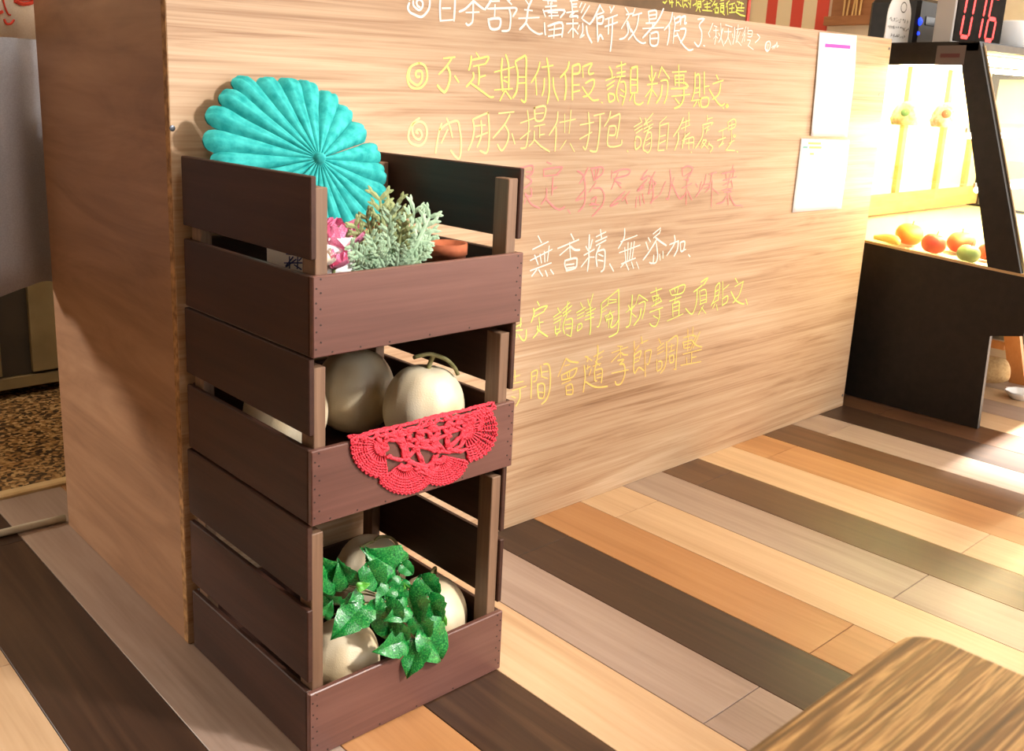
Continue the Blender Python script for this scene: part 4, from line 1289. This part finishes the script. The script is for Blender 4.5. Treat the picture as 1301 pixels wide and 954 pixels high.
card = tag(empty('sign_card', (2.632, 0.085, TOPZ)), 'white round-topped card with small black writing beside a black device', 'card')
poly = [(-0.082, 0.0), (0.082, 0.0), (0.082, 0.085)] + [(0.082 * math.cos(a), 0.085 + 0.075 * math.sin(a)) for a in [PI * i / 14 for i in range(1, 14)]] + [(-0.082, 0.085)]
MB().prism(poly, 'y', -0.0015, 0.0015).build('card_face', M['white'], card, False, True)
MB().prism([(-0.03, 0.0), (0.03, 0.0), (0.02, 0.06), (-0.02, 0.06)], 'y', 0.002, 0.03).build('stand', M['white'], card, False, True)
tx = MB()
rnd = random.Random(5)
for row, (xa, xb) in enumerate([(-0.07, 0.06), (-0.068, 0.072), (-0.05, 0.05)]):
    x = xa
    while x < xb:
        z = 0.075 - row * 0.025
        for _ in range(3):
            tx_ = x + rnd.uniform(0, 0.010)
            ribbon(tx, [(tx_, z + rnd.uniform(-0.006, 0.006)), (tx_ + rnd.uniform(-0.006, 0.008), z + rnd.uniform(-0.007, 0.007))], 0.0026, -0.0018 - 0.00002 * len(tx.v) / 4)
        x += 0.0155
ribbon(tx, [(0.02 + 0.02 * math.cos(a), 0.118 + 0.016 * math.sin(a)) for a in [PI * i / 6 for i in range(13)]], 0.003, -0.0021)
tx.build('writing', base_mat('black_ink', (50, 48, 46), 0.7)[0], card)
dev = tag(empty('card_reader', (2.935, 0.19, TOPZ)), 'black box device with a glowing blue light behind the number display', 'device')
put('body', cbox((-0.13, -0.09, 0), (0.13, 0.09, 0.165), 0.012), M['black'], dev)
put('slot', cbox((-0.075, -0.0925, 0.075), (-0.005, -0.0902, 0.105), 0.001), base_mat('dark_slot', (10, 9, 9), 0.2)[0], dev)
for dx_, dz_, r_ in ((-0.115, 0.085, 0.014), (-0.118, 0.045, 0.006)):
    b_ = MB().lathe([(0.0, 0.006), (r_ * 0.7, 0.004), (r_, 0.0)], 14).build('indicator', emit('blue_light', (20, 50, 255), 4.0), dev, True)
    b_.rotation_euler = (PI / 2, 0, 0)
    b_.location = (dx_, -0.0905, dz_)
cup = tag(MB().lathe([(0.0, 0), (0.048, 0), (0.062, 0.10), (0.064, 0.104), (0.059, 0.104), (0.046, 0.006), (0.0, 0.006)], 28).build('white_cup', M['white'], None, True, True),
          'white cup on the case right of the number display', 'cup')
cup.location = (3.19, -0.06, TOPZ)
bag = tag(empty('snack_bag', (3.30, 0.14, TOPZ)), 'crinkled patterned snack bag at the top right above the case', 'bag')
bm_ = MB()
NV = 12
vs, fs = [], []
for side in (1, -1):
    o_ = len(vs)
    for i in range(NV + 1):
        for j in range(NV + 1):
            u, v = i / NV, j / NV
            bul = 0.045 * (math.sin(PI * u) ** 0.7) * (math.sin(PI * (0.06 + 0.88 * v)) ** 0.5) + 0.004 * math.sin(17 * u + 9 * v)
            vs.append((-0.1 + 0.2 * u, side * bul, 0.28 * v))
    for i in range(NV):
        for j in range(NV):
            a = o_ + i * (NV + 1) + j
            f = (a, a + 1, a + NV + 2, a + NV + 1)
            fs.append(f if side > 0 else f[::-1])
bm_.add(vs, fs).build('bag_body', noisy('patterned_foil', (214, 176, 110), (150, 60, 44), 16, 0.35, lo=0.45, hi=0.55), bag, True)
put('bag_seal', cbox((-0.1, -0.002, 0.27), (0.1, 0.002, 0.295), 0.001), base_mat('seal_foil', (200, 170, 120), 0.3)[0], bag)

# ------------------------------------------------------------------ behind the counter
mbx0, mbx1 = on(722, 5, 1, 0.30).x, on(948, 20, 1, 0.30).x
menu = tag(empty('menu_board', ((mbx0 + mbx1) / 2, 0.30, 0.9605)), 'brown menu board with lime chalk lettering standing on the counter', 'menu board')
hw = (mbx1 - mbx0) / 2
put('panel', cbox((-hw, 0, 0), (hw, 0.012, 0.62), 0.001), noisy('brown_board', (112, 86, 58), (134, 104, 72), 8, 0.6), menu)
put('red_edge', cbox((hw + 0.0005, -0.004, 0), (hw + 0.014, 0.014, 0.62), 0.001), base_mat('red_strip', (222, 74, 58), 0.5)[0], menu)
lt = MB()
MT = ("120 25 145 40 170 10/200 0 210 50/235 0 235 90/210 30 250 30/290 0 290 75/290 30 320 30/320 40 350 80/370 0 370 80/385 10 430 10/390 60 380 95/400 50 430 90/470 0 465 100/440 30 460 60/500 70 545 40/"
      "545 0 540 80/560 20 600 20 600 90 560 90 560 20/560 50 600 50/560 100 540 140/580 110 590 150/640 60 720 40/680 20 680 130/620 130 740 140/650 90 720 90/780 10 740 80/770 60 820 50 760 120/"
      "780 100 820 100 820 160 780 160 780 100/840 50 890 40/850 70 890 70 890 150 850 150 850 70/850 100 890 100/870 160 900 190/940 40 920 90/935 80 940 185/960 60 1030 40/1000 50 990 160/"
      "960 160 1030 155/960 110 1020 100/1060 20 1140 50/1090 20 1080 60/1120 30 1110 110/1060 100 1150 100/1050 130 1140 140/1040 60 1060 110 1050 150/1040 150 1100 190 1160 205/"
      "560 -20 600 -20/620 20 680 -40 740 20/850 10 890 0/960 10 920 50/370 -30 430 -30/440 0 470 -30/200 -30 250 -30/290 -30 340 -30 340 0")
for st in strokes(MT):
    pw = [on(830 + a / 10.0, b / 10.0, 1, 0.30) for a, b in st]
    ribbon(lt, [(p.x - menu.location.x, p.z - menu.location.z) for p in pw], 0.0052, -0.0008 - 0.00002 * len(lt.v) / 4)
lt.build('chalk_lettering', base_mat('lime_chalk', (236, 236, 110), 0.8)[0], menu)

# striped cloth and wooden rack on the right-hand wall
WX = ROOM['x1']
def wy(px, py=30, off=0.012):
    return on(px, py, 0, WX - off)
ban = tag(empty('striped_banner', (WX - 0.006, (wy(953).y + wy(1045).y) / 2, 1.2)), 'red and cream striped cloth hanging on the far wall', 'banner')
edges = [953, 972, 985, 1003, 1018, 1035, 1050]
cc = [base_mat('cream_stripe', (246, 226, 186), 0.8)[0], base_mat('red_stripe', (226, 84, 66), 0.8)[0]]
for i in range(len(edges) - 1):
    y0, y1 = wy(edges[i]).y, wy(edges[i + 1]).y
    o = put('stripe', cbox((-0.003, y1, 1.2), (0.003, y0, 2.3), 0.0004), cc[i % 2], ban)
    o.location = (0, -ban.location.y, -1.2)
put('rod', cbox((-0.01, wy(1050).y - 0.03, 2.3), (0.005, wy(953).y + 0.03, 2.32), 0.002), M['door_wood'], ban).location = (0, -ban.location.y, -1.2)
ra, rb = wy(1046, 35, 0.08), wy(1107, 30, 0.08)
rack = tag(empty('wooden_rack', (WX - 0.04, (ra.y + rb.y) / 2, rb.z)), 'brown wooden wall rack holding bamboo sticks beside the striped cloth', 'rack')
L_ = abs(ra.y - rb.y) / 2
M['rack'] = wood('rack_wood', [(0.3, (146, 92, 50)), (0.7, (182, 124, 74))], (9, 9, 30), 0.5)
put('back_board', cbox((0.024, -L_, 0), (0.039, L_, 0.55), 0.001), M['rack'], rack)
put('ledge', cbox((-0.04, -L_ - 0.004, -0.002), (0.0235, L_ + 0.004, 0.045), 0.002), M['rack'], rack)
put('end_block', cbox((-0.045, -L_ - 0.045, 0.0), (0.03, -L_ - 0.005, 0.045), 0.002), base_mat('dark_block', (70, 46, 30), 0.5)[0], rack)
for i, (a, b_) in enumerate(((-0.04, -0.05), (-0.02, 0.0), (0.0, -0.03), (0.03, 0.01), (0.05, 0.06))):
    MB().tube([(0.0, a, 0.046), (0.02, b_, 0.5)], 0.005, 6).build('bamboo_stick', base_mat('bamboo', (222, 180, 110), 0.6)[0], rack)

# ------------------------------------------------------------------ under the overhang of the case
easel = tag(empty('wooden_easel', (3.27, -0.25, 0.0)), 'orange wooden easel leg seen under the black display case', 'easel')
M['easel'] = wood('easel_wood', [(0.3, (206, 132, 66)), (0.7, (226, 158, 92))], (30, 30, 3), 0.45)
for a, b_ in (((3.27, -0.262, 0.0), (3.16, -0.222, 0.312)), ((3.27, 0.06, 0.0), (3.16, 0.02, 0.312))):
    A_, B_ = Vector(a), Vector(b_)
    ring = [Vector(q) for q in ((-0.012, -0.028, 0), (0.012, -0.028, 0), (0.012, 0.028, 0), (-0.012, 0.028, 0))]
    o = MB().add([A_ + q for q in ring] + [B_ + q for q in ring], [(3, 2, 1, 0), (4, 5, 6, 7), (0, 1, 5, 4), (1, 2, 6, 5), (2, 3, 7, 6), (3, 0, 4, 7)]).build('leg', M['easel'], easel)
    o.location = -Vector(easel.location)
put('crossbar', cbox((3.205, -0.215, 0.13), (3.225, 0.02, 0.16), 0.002), M['easel'], easel).location = -Vector(easel.location)
M['burlap'] = noisy('beige_burlap', (206, 176, 128), (182, 148, 100), 90, 0.9, 0.4)
bun = MB().tube(smooth_path([(0.02, 0.20, 0.062), (-0.02, 0.10, 0.058), (-0.03, 0.0, 0.060), (-0.02, -0.09, 0.072), (0.0, -0.13, 0.080)], 5),
                [0.045, 0.050, 0.054, 0.056, 0.056, 0.056, 0.056, 0.055, 0.055, 0.054, 0.053, 0.052, 0.051, 0.050, 0.050, 0.049, 0.048, 0.046, 0.042, 0.034, 0.018], 14).build('cloth_bundle', M['burlap'], None, True)
bun.location = (3.13, -0.14, 0.0)
tag(bun, 'beige rounded bundle lying on the planks under the display case', 'bundle')
dish = tag(MB().lathe([(0.0, 0.004), (0.028, 0.004), (0.05, 0.028), (0.054, 0.03), (0.05, 0.022), (0.03, 0.0), (0.0, 0.0)], 36, wob=lambda an, t: 1 + 0.06 * math.cos(an * 9) * (1 - abs(2 * t - 1)))
           .build('white_dish', M['white'], None, True, True), 'small white scalloped dish on the floor at the right edge', 'dish')
dish.location = (3.06, -0.345, 0.0)

# ------------------------------------------------------------------ curtain, cabinet and cable on the left
cur = tag(empty('door_curtain', (-0.6, 0.664, 0.565)), 'grey door curtain with a cream printed top hanging left of the counter', 'curtain')
M['gray_cloth'] = noisy('grey_cloth', (158, 158, 165), (170, 170, 178), 300, 0.9, 0.1)
M['cream_cloth'] = noisy('cream_cloth', (226, 214, 192), (234, 224, 204), 300, 0.9, 0.1)


def cloth(z0, z1, name, mt_):
    vs, fs = [], []
    NX, NZ = 90, 8
    for i in range(NX + 1):
        x = -1.35 + 1.42 * i / NX
        for j in range(NZ + 1):
            z = z0 + (z1 - z0) * j / NZ
            y = 0.664 + 0.016 * math.sin(x * 27 + 0.8) + 0.007 * math.sin(x * 61 + z)
            dz_ = (0.012 * math.sin(x * 27 + 2.0)) if j == 0 and z0 < 0.8 else 0
            vs.append((x + 0.6, y - 0.664, z + dz_ - 0.565))
    for i in range(NX):
        for j in range(NZ):
            a = i * (NZ + 1) + j
            fs.append((a, a + NZ + 1, a + NZ + 2, a + 1))
    o = MB().add(vs, fs).build(name, mt_, cur, True)
    s = o.modifiers.new('thickness', 'SOLIDIFY')
    s.thickness = 0.0016
    return o


cloth(0.565, 1.098, 'grey_panel', M['gray_cloth'])
crm = cloth(1.098, 2.0, 'cream_panel', M['cream_cloth'])
M['red_ink'] = base_mat('red_brush_ink', (200, 62, 40), 0.8)[0]
bt = MB()
for pts, r_ in (([(4, -4), (7, 8), (11, 17), (15, 19)], 0.0018), ([(6, 24), (9, 30), (15, 30), (20, 25)], 0.0024), ([(1, 14), (3, 17)], 0.005), ([(22, 0), (33, 4), (46, 3), (53, -1)], 0.0045), ([(20, -6), (36, -2), (54, -6)], 0.005)):
    q = []
    for (a, b_) in pts:
        p = on(a, b_, 1, 0.642)
        q.append((p.x + 0.6, 0.664 + 0.016 * math.sin(p.x * 27 + 0.8) + 0.007 * math.sin(p.x * 61 + p.z) - 0.664 - 0.0022, p.z - 0.565))
    bt.tube(smooth_path(q, 4), r_, 6)
bt.build('brush_print', M['red_ink'], crm)
put('rod', cbox((-0.76, -0.012, 1.435), (0.67, 0.012, 1.46), 0.003), M['door_wood'], cur)

cab = tag(empty('kitchen_cabinet', (0.0, 1.95, 0.0)), 'olive brown kitchen cabinet standing beyond the door curtain', 'cabinet')
M['cab'] = noisy('olive_laminate', (122, 104, 70), (134, 116, 80), 10, 0.45)
M['cab_dark'] = noisy('dark_recess', (54, 46, 34), (62, 52, 38), 10, 0.6)
put('body', cbox((-1.5, -0.29, 0.075), (1.2, 0.30, 0.85), 0.002), M['cab_dark'], cab)
put('plinth', cbox((-1.5, -0.300, 0.035), (1.2, 0.29, 0.074), 0.002), M['cab'], cab)
for xa, xb in ((-1.48, -0.88), (-0.86, -0.26), (-0.24, 0.150), (0.245, 0.62), (0.64, 1.18)):
    dr = put('door', cbox((xa, -0.312, 0.085), (xb, -0.2905, 0.80), 0.002), M['cab'], cab)
    hd = put('handle', cbox((xb - 0.05, -0.330, 0.60), (xb - 0.035, -0.3125, 0.74), 0.003), M['steel'], dr)
put('top', cbox((-1.52, -0.32, 0.8505), (1.22, 0.30, 0.88), 0.002), M['cab'], cab)
for xa in (-1.4, -0.3, 1.05):
    put('foot', cbox((xa, -0.2, 0.0), (xa + 0.05, 0.2, 0.0345), 0.002), M['cab_dark'], cab)

cb = MB().tube([(-1.6 + 0.05 * i, 0.655 + 0.004 * math.sin(i * 0.7), 0.0095) for i in range(33)], 0.0085, 10).build('floor_cable', noisy('grey_cable', (178, 170, 150), (190, 182, 162), 40, 0.6), None, True)
tag(cb, 'pale grey cable lying across the planks beside the counter end', 'cable')

# ------------------------------------------------------------------ foreground table
TZ = 0.70
tc_ = on(1163, 796, 2, TZ)
TW, TD = 0.75, 0.65
table = tag(empty('wooden_table', (tc_.x - TW / 2, tc_.y - TD / 2, 0)), 'table with boldly striped brown and gold wooden top in the near corner', 'table')
mt = wood('striped_table_wood', [(0.34, (64, 46, 18)), (0.42, (110, 80, 34)), (0.47, (142, 102, 50)), (0.505, (212, 168, 106)), (0.54, (128, 98, 46)), (0.59, (164, 120, 64)), (0.62, (222, 180, 120)), (0.70, (132, 96, 46))], (2.2, 60, 60), 0.45, 0.25, 0.05, 0, dist=0.5, blotch=0.1)
rr = 0.022
poly = []
for (cx, cy, a0) in ((TW / 2 - rr, TD / 2 - rr, 0), (-TW / 2 + rr, TD / 2 - rr, 90), (-TW / 2 + rr, -TD / 2 + rr, 180), (TW / 2 - rr, -TD / 2 + rr, 270)):
    for i in range(7):
        a = math.radians(a0 + 15 * i)
        poly.append((cx + rr * math.cos(a), cy + rr * math.sin(a)))
tt = MB().prism(poly, 'z', TZ - 0.032, TZ).build('table_top', mt, table, False, True)
bv = tt.modifiers.new('soft_edge', 'BEVEL')
bv.width = 0.003
bv.segments = 2
bv.limit_method = 'ANGLE'
for sx in (-1, 1):
    for sy in (-1, 1):
        put('leg', cbox((sx * (TW / 2 - 0.06) - 0.02, sy * (TD / 2 - 0.06) - 0.02, 0), (sx * (TW / 2 - 0.06) + 0.02, sy * (TD / 2 - 0.06) + 0.02, TZ - 0.0325), 0.003), M['black'], table)
